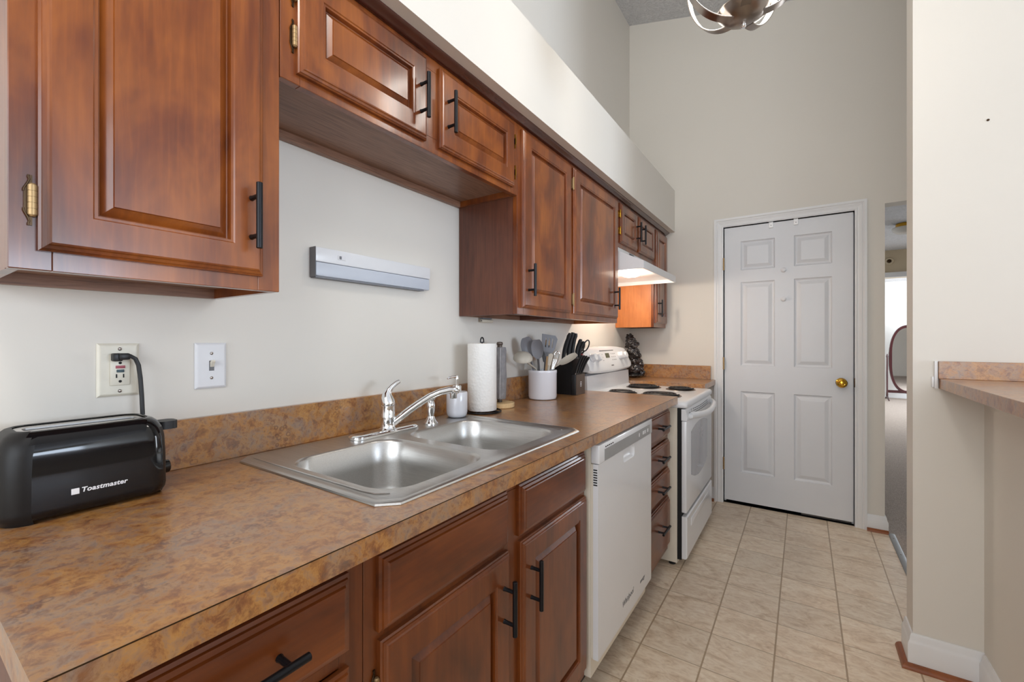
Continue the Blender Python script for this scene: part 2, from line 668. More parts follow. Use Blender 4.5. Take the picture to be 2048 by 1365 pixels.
struct('wall_dark_box', MB().box(DX0 - 0.1, DX1 + 0.1, L + 0.30, L + 0.34, -0.06, 2.3).box(DX0 - 0.1, DX1 + 0.1, L + 0.013, L + 0.30, -0.06, -0.02).box(DX0 - 0.1, DX0 - 0.06, L + 0.112, L + 0.30, -0.02, 2.3).box(DX1 + 0.02, DX1 + 0.06, L + 0.112, L + 0.30, -0.02, 2.3).box(DX0 - 0.1, DX1 + 0.1, L + 0.112, L + 0.30, 2.3, 2.34), M['dark_gap'], 'unseen black box added behind the door to keep its gap dark', 'wall')  # unseen near-black box, added to block light and darken the door gap
struct('ceiling', MB().prism([(-0.12, ceil_z(-0.12)), (3.2, ceil_z(3.2)), (8.1, ceil_z(8.1)), (8.1, ceil_z(8.1) + 0.08), (3.2, ceil_z(3.2) + 0.08), (-0.12, ceil_z(-0.12) + 0.08)],
                             lambda u, v, t: (u, t, v), -2.7, L + 0.11), M['ceiling'], 'sloping textured white ceiling', 'ceiling')
# soffit over the wall cabinets
SX, SZ0, SZ1 = 0.3664, 2.0676, 2.3958
struct('wall_soffit', MB().box(0.0, SX, -2.7, L, SZ0, SZ1), M['soffit'], 'bright boxed soffit above the wall cabinets', 'soffit')
# short wall beside the bar and the half wall under it
struct('wall_short', MB().prism([(XP, 0), (8.1, 0), (8.1, ceil_z(8.1)), (3.2, ceil_z(3.2)), (XP, ceil_z(XP))], lambda u, v, t: (u, t, v), YP, YP + 0.113),
       M['wall'], 'full-height cream wall at the end of the bar', 'wall')
struct('wall_half', MB().box(XH, XH + 0.12, -2.0, YP, 0, 1.034), M['wall'], 'cream half wall under the bar counter', 'wall')
# dining side and the wall behind the camera, each with a window opening
w = MB()
w.box(8.0, 8.1, -2.7, -0.25, 0, 3.1).box(8.0, 8.1, 2.13, 2.285, 0, 3.1).box(8.0, 8.1, -0.25, 2.13, 2.35, 3.1).box(8.0, 8.1, -0.25, 2.13, 0, 0.3)
struct('wall_dining', w, M['wall'], 'dining room wall with the glass door', 'wall')
w = MB()
w.box(-0.12, 0.4, -2.72, -2.6, 0, 4.0).box(3.4, 8.1, -2.72, -2.6, 0, 4.0).box(0.4, 3.4, -2.72, -2.6, 0, 0.8).box(0.4, 3.4, -2.72, -2.6, 2.7, 4.0)
struct('wall_rear', w, M['wall'], 'wall behind the viewer with a wide window', 'wall')
# hall beyond the passage
w = MB()
w.box(1.52, XO, L + 0.11, 7.8, 0, 2.6)
w.box(5.0, 5.12, L + 0.11, 8.4, 0, 2.6).box(5.0, 5.12, 11.0, 12.2, 0, 2.6).box(5.0, 5.12, 8.4, 11.0, 2.3, 2.6).box(5.0, 5.12, 8.4, 11.0, 0, 0.4)
w.box(1.1, 1.2, 7.8, 12.2, 0, 2.6)
w.box(1.1, 5.12, 12.0, 12.2, 0, 2.6)
struct('wall_hall', w, M['hall_wall'], 'pale walls of the hall and far room', 'wall')
struct('wall_hall_header', MB().box(1.2, 5.0, 7.8, 7.92, 2.067, 2.44).box(1.2, 1.75, 7.8, 7.92, 0, 2.067), M['hall_tan'], 'tan wall above the opening at the end of the hall', 'wall')
struct('ceiling_hall', MB().box(1.2, 5.12, L + 0.11, 12.2, 2.44, 2.52), M['ceiling'], 'flat white ceiling of the hall', 'ceiling')
struct('trim_1', MB().box(1.75, 4.9, 7.76, 7.8, 2.067, 2.135, 0.004), M['trim_white'], 'white casing over the opening at the end of the hall', 'trim')
struct('trim_2', MB().box(1.2, 5.0, 11.97, 12.0, 0.004, 0.13, 0.004), M['trim_white'], 'white baseboard in the far room', 'trim')


# baseboards with a moulded top, and the reddish shoe moulding
def bb_prof(h=0.118, t=0.016):
    return [(0, 0), (t, 0), (t, h - 0.035), (t * 0.8, h - 0.028), (t * 0.62, h - 0.02), (t * 0.55, h - 0.008), (t * 0.3, h), (0, h)]


SHOE = [(0, 0)] + [(0.019 * math.cos(a), 0.019 * math.sin(a)) for a in [PI / 2 * k / 5 for k in range(6)]]
BB = 0.124
struct('baseboard_end', MB().loft([[(1.549, L - u, v) for u, v in bb_prof(0.1)], [(XO + u, L - u, v) for u, v in bb_prof(0.1)], [(XO + u, L + 0.11, v) for u, v in bb_prof(0.1)]]),
       M['trim_white'], 'white baseboard between door casing and passage', 'baseboard', True)
struct('trim_3', MB().prism(SHOE, lambda u, v, t: (t, L - 0.0162 - u, v), 1.549, XO + 0.016), M['shoe_wood'], 'reddish shoe moulding beside the passage', 'trim', True)
struct('baseboard_left', MB().prism(bb_prof(0.1), lambda u, v, t: (t, L - u, v), 0.60, 0.655), M['trim_white'], 'bit of baseboard between range and door casing', 'baseboard', True)
struct('trim_4', MB().prism(SHOE, lambda u, v, t: (t, L - 0.016 - u, v), 0.60, 0.655), M['shoe_wood'], 'bit of shoe moulding between range and door casing', 'trim', True)
struct('baseboard_short', MB().loft([[(XH, YP - u, v) for u, v in bb_prof(BB)], [(XP - u, YP - u, v) for u, v in bb_prof(BB)], [(XP - u, YP + 0.113, v) for u, v in bb_prof(BB)]]),
       M['trim_white'], 'white baseboard around the end of the short wall', 'baseboard', True)
struct('trim_5', MB().loft([[(XH - 0.017, YP - 0.0162 - u, v) for u, v in SHOE], [(XP - 0.0162 - u, YP - 0.0162 - u, v) for u, v in SHOE], [(XP - 0.0162 - u, YP + 0.113, v) for u, v in SHOE]]),
       M['shoe_wood'], 'reddish shoe moulding around the end of the short wall', 'trim', True)
struct('baseboard_half', MB().prism(bb_prof(BB), lambda u, v, t: (XH - u, t, v), -2.0, YP - 0.0163), M['trim_white'], 'white baseboard along the half wall', 'baseboard', True)
struct('trim_6', MB().prism(SHOE, lambda u, v, t: (XH - 0.0162 - u, t, v), -2.0, YP - 0.037), M['shoe_wood'], 'reddish shoe moulding along the half wall', 'trim', True)
# aluminium strip between tile and carpet
s = MB().prism([(1.652, 0), (1.684, 0), (1.684, 0.005), (1.678, 0.008), (1.658, 0.008), (1.652, 0.004)], lambda u, v, t: (u, t, v), 2.29, L - 0.02)
st = setp(s.build('threshold_strip', M['alu']), 'ridged aluminium strip where kitchen tile meets hall carpet', 'threshold strip', None, 'structure')
for y in (2.62, 2.98, 3.24, 3.48):
    MB().lathe([(0.0045, 0.0078), (0.0045, 0.009), (0.003, 0.0095)], (1.668, y, 0), 10).build('screw', M['nickel'], st)

# ---------------------------------------------------------------- white six-panel door
dr = thing('door_1', 'white six-panel door with brass knob in the end wall', 'door', (1.10, L, 0), kind='structure')
DL, DR_, DB, DT = 0.7215, 1.4825, 0.023, 2.0475


def endfn(x0, z0, y):
    return lambda u, v, d: (x0 + u, y - d, z0 + v)


leaf = MB()
py = L + 0.012
xs = [DL, 0.830, 1.045, 1.158, 1.372, DR_]
zs = [DB, 0.239, 0.836, 1.023, 1.638, 1.7255, 1.938, DT]
for i in range(5):
    for j in range(7):
        f = endfn(xs[i], zs[j], py)
        ww, hh = xs[i + 1] - xs[i], zs[j + 1] - zs[j]
        if i in (1, 3) and j in (1, 3, 5):
            sp = [(0, 0), (0.005, -0.008), (0.013, -0.0115), (0.018, -0.0115), (0.040, -0.002), (0.044, -0.0015)]
            lps = [[f(a, a, d), f(ww - a, a, d), f(ww - a, hh - a, d), f(a, hh - a, d)] for a, d in sp]
            leaf.loft(lps, cap0=False)
        else:
            leaf.bm.faces.new([leaf.bm.verts.new(f(a, b, 0)) for a, b in ((0, 0), (ww, 0), (ww, hh), (0, hh))])
# edges and back
for x0, x1, z0, z1 in ((DL, DL, DB, DT), (DR_, DR_, DB, DT)):
    leaf.bm.faces.new([leaf.bm.verts.new(p) for p in ((x0, py, z0), (x0, py + 0.035, z0), (x0, py + 0.035, z1), (x0, py, z1))])
for z0 in (DB, DT):
    leaf.bm.faces.new([leaf.bm.verts.new(p) for p in ((DL, py, z0), (DR_, py, z0), (DR_, py + 0.035, z0), (DL, py + 0.035, z0))])
leaf.bm.faces.new([leaf.bm.verts.new(p) for p in ((DL, py + 0.035, DB), (DR_, py + 0.035, DB), (DR_, py + 0.035, DT), (DL, py + 0.035, DT))])
lf = leaf.build('leaf', M['door_white'], dr, smooth=False)
# jamb
j = MB()
j.box(DX0 - 0.018, DX0, L - 0.002, L + 0.11, 0, DZ).box(DX1, DX1 + 0.018, L - 0.002, L + 0.11, 0, DZ).box(DX0 - 0.018, DX1 + 0.018, L - 0.002, L + 0.11, DZ, DZ + 0.018)
j.box(DX0, DX0 + 0.012, L + 0.05, L + 0.085, 0, DZ).box(DX1 - 0.012, DX1, L + 0.05, L + 0.085, 0, DZ)
j.build('jamb', M['trim_white'], dr, smooth=False)
# moulded casing (mitred)
CW = 0.060
cp = [(0, 0), (0, 0.009), (0.008, 0.011), (0.014, 0.009), (0.020, 0.010), (0.034, 0.015), (0.040, 0.013), (0.046, 0.018), (CW, 0.018), (CW, 0)]
cas = MB()
xa, xb, zt = DX0 - 0.002, DX1 + 0.002, DZ + 0.003
lps = []
for u, d in cp:
    pass
path = [[(xa - u, L - d, 0) for u, d in cp], [(xa - u, L - d, zt + u) for u, d in cp], [(xb + u, L - d, zt + u) for u, d in cp], [(xb + u, L - d, 0) for u, d in cp]]
cas.loft(path)
cas.build('casing', M['trim_white'], dr, smooth=False)
kn = MB().lathe([(0.031, 0.0), (0.031, -0.006), (0.026, -0.010), (0.013, -0.014), (0.011, -0.032), (0.018, -0.038), (0.027, -0.046), (0.030, -0.055),
                 (0.027, -0.064), (0.017, -0.069), (0.014, -0.067), (0.007, -0.069), (0.0, -0.069)], (1.421, py, 0.931), 28, 'y')
kn.build('knob', M['brass'], dr, label='round brass door knob')
MB().box(DX1 - 0.003, DX1 + 0.004, L - 0.004, L + 0.02, 0.905, 0.965, 0.001).build('strike_plate', M['hinge_dark'], dr)
for z in (1.779, 1.039, 0.294):
    h = MB()
    for k in range(5):
        h.lathe([(0.0065, z - 0.045 + k * 0.018), (0.0065, z - 0.045 + k * 0.018 + 0.017)], (DL - 0.003, L - 0.006, 0), 12)
    h.lathe([(0.003, z - 0.047), (0.003, z + 0.048)], (DL - 0.003, L - 0.006, 0), 10)
    h.build('hinge', M['brass_old'], dr)
# little white hooks over the door, and two pegs stuck on its centre stile
for x, lab in ((1.022, 'white over-door hook nearer the hinges'), (1.170, 'white over-door hook nearer the knob')):
    t = MB().box(x - 0.013, x + 0.013, L + 0.0, L + 0.0118, 2.010, 2.0525, 0.0015)
    t.box(x - 0.012, x + 0.012, L + 0.0, L + 0.03, 2.0485, 2.0518)
    o = t.build('over_door_hook', M['hook_white'], None, loc=(x, L + 0.01, 2.03))
    setp(o, lab, 'hook', 'white hooks over the door')
    MB().lathe([(0.003, 0.0), (0.003, -0.0012)], (x, L + 0.0, 2.026), 8, 'y').build('screw', M['ink_grey'], o)
for z, lab in ((1.704, 'small white peg on the door between the upper panels'), (1.501, 'small white peg on the door below the upper peg')):
    t = MB().lathe([(0.017, 0), (0.017, -0.004), (0.012, -0.006), (0.010, -0.020), (0.015, -0.024), (0.015, -0.029), (0.009, -0.032)], (1.097, py, z), 18, 'y')
    setp(t.build('stick_on_peg', M['plate_white'], None, loc=(1.097, py, z)), lab, 'hook', 'white pegs on the door')


# ---------------------------------------------------------------- kitchen cabinets
def xf(x, y0, z0):
    return lambda u, v, d: (x + d, y0 + u, z0 + v)


EDGE = [(0, 0), (0, 0.009), (0.003, 0.0115), (0.0035, 0.0135), (0.008, 0.0155), (0.010, 0.018), (0.0125, 0.019)]


def raised_door(x, y0, y1, z0, z1, parent, mat, rail=0.056, bev=0.025):
    sp = EDGE + [(rail, 0.019), (rail + 0.002, 0.0165), (rail + 0.006, 0.0165), (rail + 0.008, 0.0055), (rail + 0.010, 0.0050),
                 (rail + bev - 0.001, 0.0155), (rail + bev, 0.0178)]
    return rings(MB(), xf(x, y0, z0), y1 - y0, z1 - z0, sp).build('door', mat, parent, smooth=False)


def slab_front(x, y0, y1, z0, z1, parent, mat, name='drawer'):
    sp = [(0, 0), (0, 0.008), (0.005, 0.010), (0.006, 0.014), (0.012, 0.016), (0.014, 0.020), (0.017, 0.021)]
    return rings(MB(), xf(x, y0, z0), y1 - y0, z1 - z0, sp).build(name, mat, parent, smooth=False)


def pull(parent, x, y, z, length=0.127, horiz=False):
    m = MB()
    hl, po = length / 2, length * 0.30
    R = 0.0058
    if horiz:
        m.lathe([(R - 0.001, y - hl), (R, y - hl + 0.001), (R, y + hl - 0.001), (R - 0.001, y + hl)], (x + 0.030, 0, z), 14, 'y')
        for s in (-1, 1):
            m.lathe([(0.0055, 0), (0.0045, 0.006), (0.0045, 0.028)], (x, y + s * po, z), 10, 'x')
    else:
        m.lathe([(R - 0.001, z - hl), (R, z - hl + 0.001), (R, z + hl - 0.001), (R - 0.001, z + hl)], (x + 0.030, y, 0), 14)
        for s in (-1, 1):
            m.lathe([(0.0055, 0), (0.0045, 0.006), (0.0045, 0.028)], (x, y, z + s * po), 10, 'x')
    return m.build('handle', M['black_metal'], parent, label='black bar pull')


def wrap_hinge(parent, x, y, z, side=-1):
    """old brass hinge: barrel of five knuckles, leaf with curled tips on the frame side"""
    m = MB()
    for k in range(5):
        z0 = z - 0.021 + k * 0.0085
        m.lathe([(0.0054, z0), (0.0054, z0 + 0.0079)], (x + 0.0055, y, 0), 14)
    m.lathe([(0.003, z - 0.0235), (0.0046, z - 0.0215), (0.0046, z + 0.0215), (0.003, z + 0.0235)], (x + 0.0055, y, 0), 12)
    h = m.build('hinge', M['brass_old'], parent)
    lf_ = MB()
    pts = []
    for u in [k / 24 for k in range(25)]:
        zz = -0.036 + 0.072 * u
        a = abs(zz)
        w_ = 0.0085 if a < 0.016 else (0.0085 - 0.0062 * math.sin((a - 0.016) / 0.020 * PI / 2) + (0.0016 if a > 0.031 else 0))
        pts.append((w_, z + zz))
    edge = [(y + side * w_, zz) for w_, zz in pts] + [(y, zz) for w_, zz in reversed(pts)]
    lf_.loft([[(x, a, b) for a, b in edge], [(x + 0.0022, a, b) for a, b in edge]])
    for s in (-1, 1):
        lf_.tube([(x + 0.0026, y + side * w_, zz) for w_, zz in pts if s * (zz - z) > 0.012], 0.0011, 6)
    lf_.build('hinge_leaf', M['hinge_dark'], parent)  # leaf coloured dark to stand for the shadow it lies in
    return h


FX = 0.295   # face of the wall cabinets
TOP = 2.0672


def wall_cabinet(name, label, y0, y1, z0, sideL='wood_side', sideR='wood_side', stile=0.024):
    t = thing(name, label, 'cabinet', (0.15, (y0 + y1) / 2, z0), group='wall cabinets under the soffit')
    b = MB()
    b.box(0.003, 0.275, y0 + 0.0005, y0 + 0.013, z0, TOP - 0.001)
    b.build('side_panel', M[sideL], t, smooth=False)
    MB().box(0.003, 0.275, y1 - 0.013, y1 - 0.0005, z0, TOP - 0.001).build('side_panel', M[sideR], t, smooth=False)
    b = MB().box(0.002, 0.012, y0 + 0.013, y1 - 0.013, z0 + 0.02, TOP - 0.001)
    b.box(0.012, 0.275, y0 + 0.013, y1 - 0.013, TOP - 0.02, TOP - 0.002)
    b.build('back_panel', M['oak'], t, smooth=False)
    b = MB().box(0.012, 0.275, y0 + 0.013, y1 - 0.013, z0 + 0.022, z0 + 0.034)
    b.box(0.003, 0.020, y0 + 0.013, y1 - 0.013, z0, z0 + 0.022)
    b.build('bottom_panel', M['oak'], t, smooth=False, label='pale oak-veneered underside')
    f = MB()
    f.box(0.275, FX, y0 + 0.0004, y0 + stile + 0.02, z0, TOP, 0.0012, 1).box(0.275, FX, y1 - stile - 0.02, y1 - 0.0004, z0, TOP, 0.0012, 1)
    f.box(0.275, FX, y0 + stile + 0.02, y1 - stile - 0.02, z0, z0 + 0.045, 0.0008, 1).box(0.275, FX, y0 + stile + 0.02, y1 - stile - 0.02, TOP - 0.055, TOP, 0.0008, 1)
    f.box(0.272, 0.283, y0 + stile, y1 - stile, z0 + 0.03, TOP - 0.03)
    return t, f


# near tall wall cabinet
t, f = wall_cabinet('wall_cabinet', 'tall wall cabinet above the toaster, one big raised-panel door', 0.110, 0.4875, 1.3125, 'wood_v', 'wood_v')
f.build('face_frame', M['wood_v'], t)
d = raised_door(FX, 0.138, 0.449, 1.340, 2.035, t, M['wood_v'])
pull(d, FX + 0.019, 0.423, 1.4515)
for z in (1.411, 1.96):
    wrap_hinge(d, FX, 0.1335, z)
# short double cabinet above the sink
t, f = wall_cabinet('wall_cabinet', 'short wide wall cabinet bridging the gap above the sink', 0.4885, 1.4015, 1.769, 'wood_v', 'wood_v')
f.box(0.275, FX - 0.0004, 0.900, 0.970, 1.8145, TOP - 0.0555)
f.build('face_frame', M['wood_v'], t)
d = raised_door(FX, 0.522, 0.908, 1.790, 2.030, t, M['wood_v'], 0.055)
pull(d, FX + 0.019, 0.878, 1.898)
for z in (1.868, 1.968):
    wrap_hinge(d, FX, 0.5175, z)
d = raised_door(FX, 0.963, 1.366, 1.790, 2.030, t, M['wood_v'], 0.055)
pull(d, FX + 0.019, 0.992, 1.900)
for z in (1.845, 1.962):
    m = MB().box(FX, FX + 0.016, 1.3662, 1.3700, z - 0.026, z + 0.026)
    m.box(FX, FX + 0.017, 1.3662, 1.3720, z - 0.011, z + 0.011)
    m.build('hinge', M['brass'], d)
# two tall cabinets right of the sink
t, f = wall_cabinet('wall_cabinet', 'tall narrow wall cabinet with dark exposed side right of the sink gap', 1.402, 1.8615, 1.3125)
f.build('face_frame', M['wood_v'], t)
d = raised_door(FX, 1.423, 1.846, 1.338, 2.033, t, M['wood_v'])
pull(d, FX + 0.019, 1.458, 1.4475)
t, f = wall_cabinet('wall_cabinet', 'tall wide wall cabinet just left of the range hood', 1.862, 2.4875, 1.3125, 'wood_side', 'wood_side_lit')
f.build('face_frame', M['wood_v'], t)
d = raised_door(FX, 1.878, 2.462, 1.338, 2.033, t, M['wood_v'])
pull(d, FX + 0.019, 2.394, 1.4485)
for z in (1.405, 1.955):
    m = MB().box(FX, FX + 0.014, 1.866, 1.8778, z - 0.024, z + 0.024, 0.001)
    m.lathe([(0.0045, z - 0.030), (0.0045, z + 0.030)], (FX + 0.012, 1.8735, 0), 10)
    m.build('hinge', M['brass_old'], d)
# short double cabinet above the hood
t, f = wall_cabinet('wall_cabinet', 'short double-door wall cabinet directly above the range hood', 2.488, 3.2445, 1.768)
f.box(0.275, FX - 0.0004, 2.812, 2.868, 1.8135, TOP - 0.0555)
f.build('face_frame', M['wood_v'], t)
d = raised_door(FX, 2.512, 2.822, 1.796, 2.033, t, M['wood_v'], 0.05, 0.02)
pull(d, FX + 0.019, 2.795, 1.910)
for z in (1.865, 1.965):
    m = MB().box(FX, FX + 0.014, 2.500, 2.5118, z - 0.020, z + 0.020, 0.001)
    m.lathe([(0.0045, z - 0.024), (0.0045, z + 0.024)], (FX + 0.012, 2.508, 0), 10)
    m.build('hinge', M['brass'], d)
d = raised_door(FX, 2.862, 3.212, 1.796, 2.033, t, M['wood_v'], 0.05, 0.02)
pull(d, FX + 0.019, 2.889, 1.910)
# last tall cabinet in the corner
t, f = wall_cabinet('wall_cabinet', 'tall narrow wall cabinet in the corner beyond the range hood', 3.245, 3.5775, 1.3085, 'wood_side_lit', 'wood_side')
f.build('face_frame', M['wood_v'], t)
d = raised_door(FX, 3.266, 3.560, 1.338, 2.033, t, M['wood_v'])
pull(d, FX + 0.019, 3.296, 1.448)
# dark crown strip under the soffit
cr = MB().prism([(FX + 0.0005, 2.048), (FX + 0.008, 2.048), (FX + 0.014, 2.051), (FX + 0.020, 2.056), (FX + 0.026, 2.058), (FX + 0.032, 2.0625), (FX + 0.033, SZ0 - 0.0004), (FX + 0.0005, SZ0 - 0.0004)],
                lambda u, v, t_: (u, t_, v), 0.112, 3.572)
setp(cr.build('crown_strip', M['crown']), 'thin dark crown strip along the top of the wall cabinets', 'moulding', None, 'structure')

# ---------------------------------------------------------------- base cabinets
BX = 0.611   # face of the base cabinets
BT = 0.8765


def base_cabinet(name, label, y0, y1, hollow=False, rails=()):
    t = thing(name, label, 'cabinet', (0.30, (y0 + y1) / 2, 0), group='base cabinets under the worktop')
    b = MB()
    b.box(0.02, 0.592, y0 + 0.0005, y0 + 0.016, 0.10, BT).box(0.02, 0.592, y1 - 0.016, y1 - 0.0005, 0.10, BT)
    b.box(0.02, 0.592, y0 + 0.016, y1 - 0.016, 0.10, 0.116).box(0.02, 0.03, y0 + 0.016, y1 - 0.016, 0.116, BT)
    b.build('carcass', M['wood_side'], t, smooth=False)
    MB().box(0.50, 0.535, y0 + 0.0005, y1 - 0.0005, 0.0, 0.10).build('toe_kick', M['wood_side'], t, smooth=False)
    f = MB()
    f.box(0.592, BX, y0 + 0.0004, y0 + 0.045, 0.10, BT, 0.001, 1).box(0.592, BX, y1 - 0.045, y1 - 0.0004, 0.10, BT, 0.001, 1)
    for z0, z1 in rails:
        f.box(0.592, BX, y0 + 0.045, y1 - 0.045, z0, z1, 0.0006, 1)
    f.box(0.588, 0.594, y0 + 0.03, y1 - 0.03, 0.11, BT - 0.005)
    return t, f


t, f = base_cabinet('base_cabinet', 'drawer base cabinet at the near end of the worktop', 0.085, 0.4565, rails=((0.10, 0.14), (0.70, 0.74), (0.84, BT)))
f.build('face_frame', M['wood_base_v'], t)
d = slab_front(BX, 0.116, 0.4245, 0.724, 0.846, t, M['wood_base_h'])
pull(d, BX + 0.021, 0.270, 0.787, 0.127, True)
d = slab_front(BX, 0.116, 0.4245, 0.430, 0.698, t, M['wood_base_h'])
pull(d, BX + 0.021, 0.270, 0.60, 0.127, True)
d = slab_front(BX, 0.116, 0.4245, 0.140, 0.408, t, M['wood_base_h'])
pull(d, BX + 0.021, 0.270, 0.30, 0.127, True)

t, f = base_cabinet('base_cabinet', 'sink base cabinet with two false drawer fronts over two raised-panel doors', 0.457, 1.3245, rails=((0.10, 0.15), (0.69, 0.73), (0.84, BT)))
f.box(0.592, BX + 0.0004, 0.860, 0.922, 0.1505, 0.8395)
f.build('face_frame', M['wood_base_v'], t)
slab_front(BX, 0.482, 0.863, 0.718, 0.847, t, M['wood_base_h'], 'false_drawer_front')
slab_front(BX, 0.915, 1.305, 0.718, 0.847, t, M['wood_base_h'], 'false_drawer_front')
d = raised_door(BX, 0.484, 0.867, 0.140, 0.703, t, M['wood_base_v'], 0.058, 0.026)
pull(d, BX + 0.019, 0.836, 0.5895)
for z in (0.62, 0.24):
    wrap_hinge(d, BX, 0.4795, z)
d = raised_door(BX, 0.919, 1.312, 0.140, 0.703, t, M['wood_base_v'], 0.058, 0.026)
pull(d, BX + 0.019, 0.958, 0.5865)

t, f = base_cabinet('base_cabinet', 'narrow four-drawer base cabinet between dishwasher and range', 1.929, 2.386, rails=((0.10, 0.14), (0.39, 0.41), (0.545, 0.57), (0.695, 0.715), (0.845, BT)))
f.build('face_frame', M['wood_base_v'], t)
for z0, z1 in ((0.717, 0.850), (0.567, 0.692), (0.415, 0.543), (0.140, 0.391)):
    d = slab_front(BX, 1.950, 2.366, z0, z1, t, M['wood_base_h'])
    pull(d, BX + 0.021, 2.172, (z0 + z1) / 2 if z1 < 0.9 and z0 > 0.2 else 0.285, 0.127, True)

t, f = base_cabinet('base_cabinet', 'small filler base cabinet in the corner past the range', 3.157, 3.562, rails=((0.10, 0.15), (0.84, BT)))
f.build('face_frame', M['wood_base_v'], t)

# ---------------------------------------------------------------- worktops
WX, WZ, WT = 0.6626, 0.914, 0.0366
WR = WZ + 0.0006   # things standing on the worktop
SKX0, SKX1, SKY0, SKY1 = 0.044, 0.610, 0.506, 1.321
t = thing('worktop', 'long mottled rust-brown laminate worktop around the sink', 'worktop', (0.33, 1.2, WZ - WT))
m = MB().plate([(0.0015, 0.080, WZ), (WX, 0.080, WZ), (WX, 2.386, WZ), (0.0015, 2.386, WZ)], [rrect(0.335, 0.9135, 0.50, 0.75, 0.03, WZ)[::-1]], WT)
m.build('slab', M['laminate'], t, smooth=False)
MB().box(WX - 0.001, WX + 0.0004, 0.081, 2.385, WZ - 0.0016, WZ - 0.0001).build('seam_line', M['hinge_dark'], t, smooth=False, label='dark seam line along the front edge')
MB().box(0.0015, 0.0195, 0.080, 2.386, WZ + 0.0002, 1.0262, 0.0012, 1).build('backsplash', M['laminate'], t, smooth=False)
t = thing('worktop', 'short rust-brown worktop in the corner beyond the range', 'worktop', (0.33, 3.37, WZ - WT))
MB().box(0.0015, WX, 3.157, L - 0.002, WZ - WT, WZ, 0.001, 1).build('slab', M['laminate'], t, smooth=False)
MB().box(0.02, 0.630, L - 0.021, L - 0.002, WZ + 0.0002, 1.0165, 0.001, 1).build('backsplash', M['laminate'], t, smooth=False)
MB().box(0.0015, 0.0195, 3.157, L - 0.0022, WZ + 0.0002, 1.0165, 0.001, 1).build('backsplash', M['laminate'], t, smooth=False)

# ---------------------------------------------------------------- double sink
sk = thing('kitchen_sink', 'double-bowl stainless steel sink set into the worktop', 'sink', (0.335, 0.913, WZ))


def cham(x0, x1, y0, y1, c, z):
    return [(x0 + c, y0, z), (x1 - c, y0, z), (x1, y0 + c, z), (x1, y1 - c, z), (x1 - c, y1, z), (x0 + c, y1, z), (x0, y1 - c, z), (x0, y0 + c, z)]


rim = MB()
lps = []
for ins, z in ((0, WZ + 0.0006), (0.0015, WZ + 0.004), (0.005, WZ + 0.0055), (0.014, WZ + 0.0055), (0.018, WZ + 0.0038)):
    lps.append(cham(SKX0 + ins, SKX1 - ins, SKY0 + ins, SKY1 - ins, 0.032, z))
rim.loft(lps, cap0=False, cap1=False)
deckz = WZ + 0.0038
B1 = (0.365, 0.7225, 0.385, 0.330)
B2 = (0.365, 1.0945, 0.385, 0.335)
outer = cham(SKX0 + 0.018, SKX1 - 0.018, SKY0 + 0.018, SKY1 - 0.018, 0.032, deckz)
edges = []
for lp in [outer] + [rrect(cx, cy, w_, h_, 0.075, deckz, 8) for cx, cy, w_, h_ in (B1, B2)]:
    vs = [rim.bm.verts.new(p) for p in lp]
    edges += [rim.bm.edges.new((vs[i], vs[(i + 1) % len(vs)])) for i in range(len(vs))]
bmesh.ops.triangle_fill(rim.bm, use_beauty=True, edges=edges, normal=(0, 0, 1))
rim.build('rim', M['steel'], sk, ang=30)
for cx, cy, w_, h_ in (B1, B2):
    b = MB()
    lps = []
    for ins, z, r in ((0, deckz, 0.075), (0.003, deckz - 0.002, 0.073), (0.006, deckz - 0.007, 0.072), (0.010, 0.85, 0.072), (0.016, 0.79, 0.072),
                      (0.022, 0.765, 0.070), (0.034, 0.748, 0.066), (0.055, 0.741, 0.055), (0.12, 0.738, 0.03)):
        lps.append(rrect(cx, cy, w_ - 2 * ins, h_ - 2 * ins, r, z, 8))
    b.loft(lps, cap0=False)
    bo = b.build('bowl', M['steel'], sk, ang=60)
    MB().lathe([(0.044, 0.7385), (0.042, 0.7405), (0.030, 0.7395), (0.024, 0.7388), (0.0, 0.7388)], (cx, cy, 0), 24).build('drain', M['chrome'], bo)
# embossed drain groove around the deck ends
for y, s in ((SKY1 - 0.030, 1), (SKY0 + 0.034, -1)):
    pts = [(0.075, y, deckz + 0.0005), (0.30, y, deckz + 0.0005), (0.50, y, deckz + 0.0005), (0.535, y - s * 0.004, deckz + 0.0005), (0.555, y - s * 0.02, deckz + 0.0005)]
    MB().tube(pts, [0.002, 0.004, 0.004, 0.004, 0.002], 8, 0.35).build('embossed_ridge', M['steel'], sk)

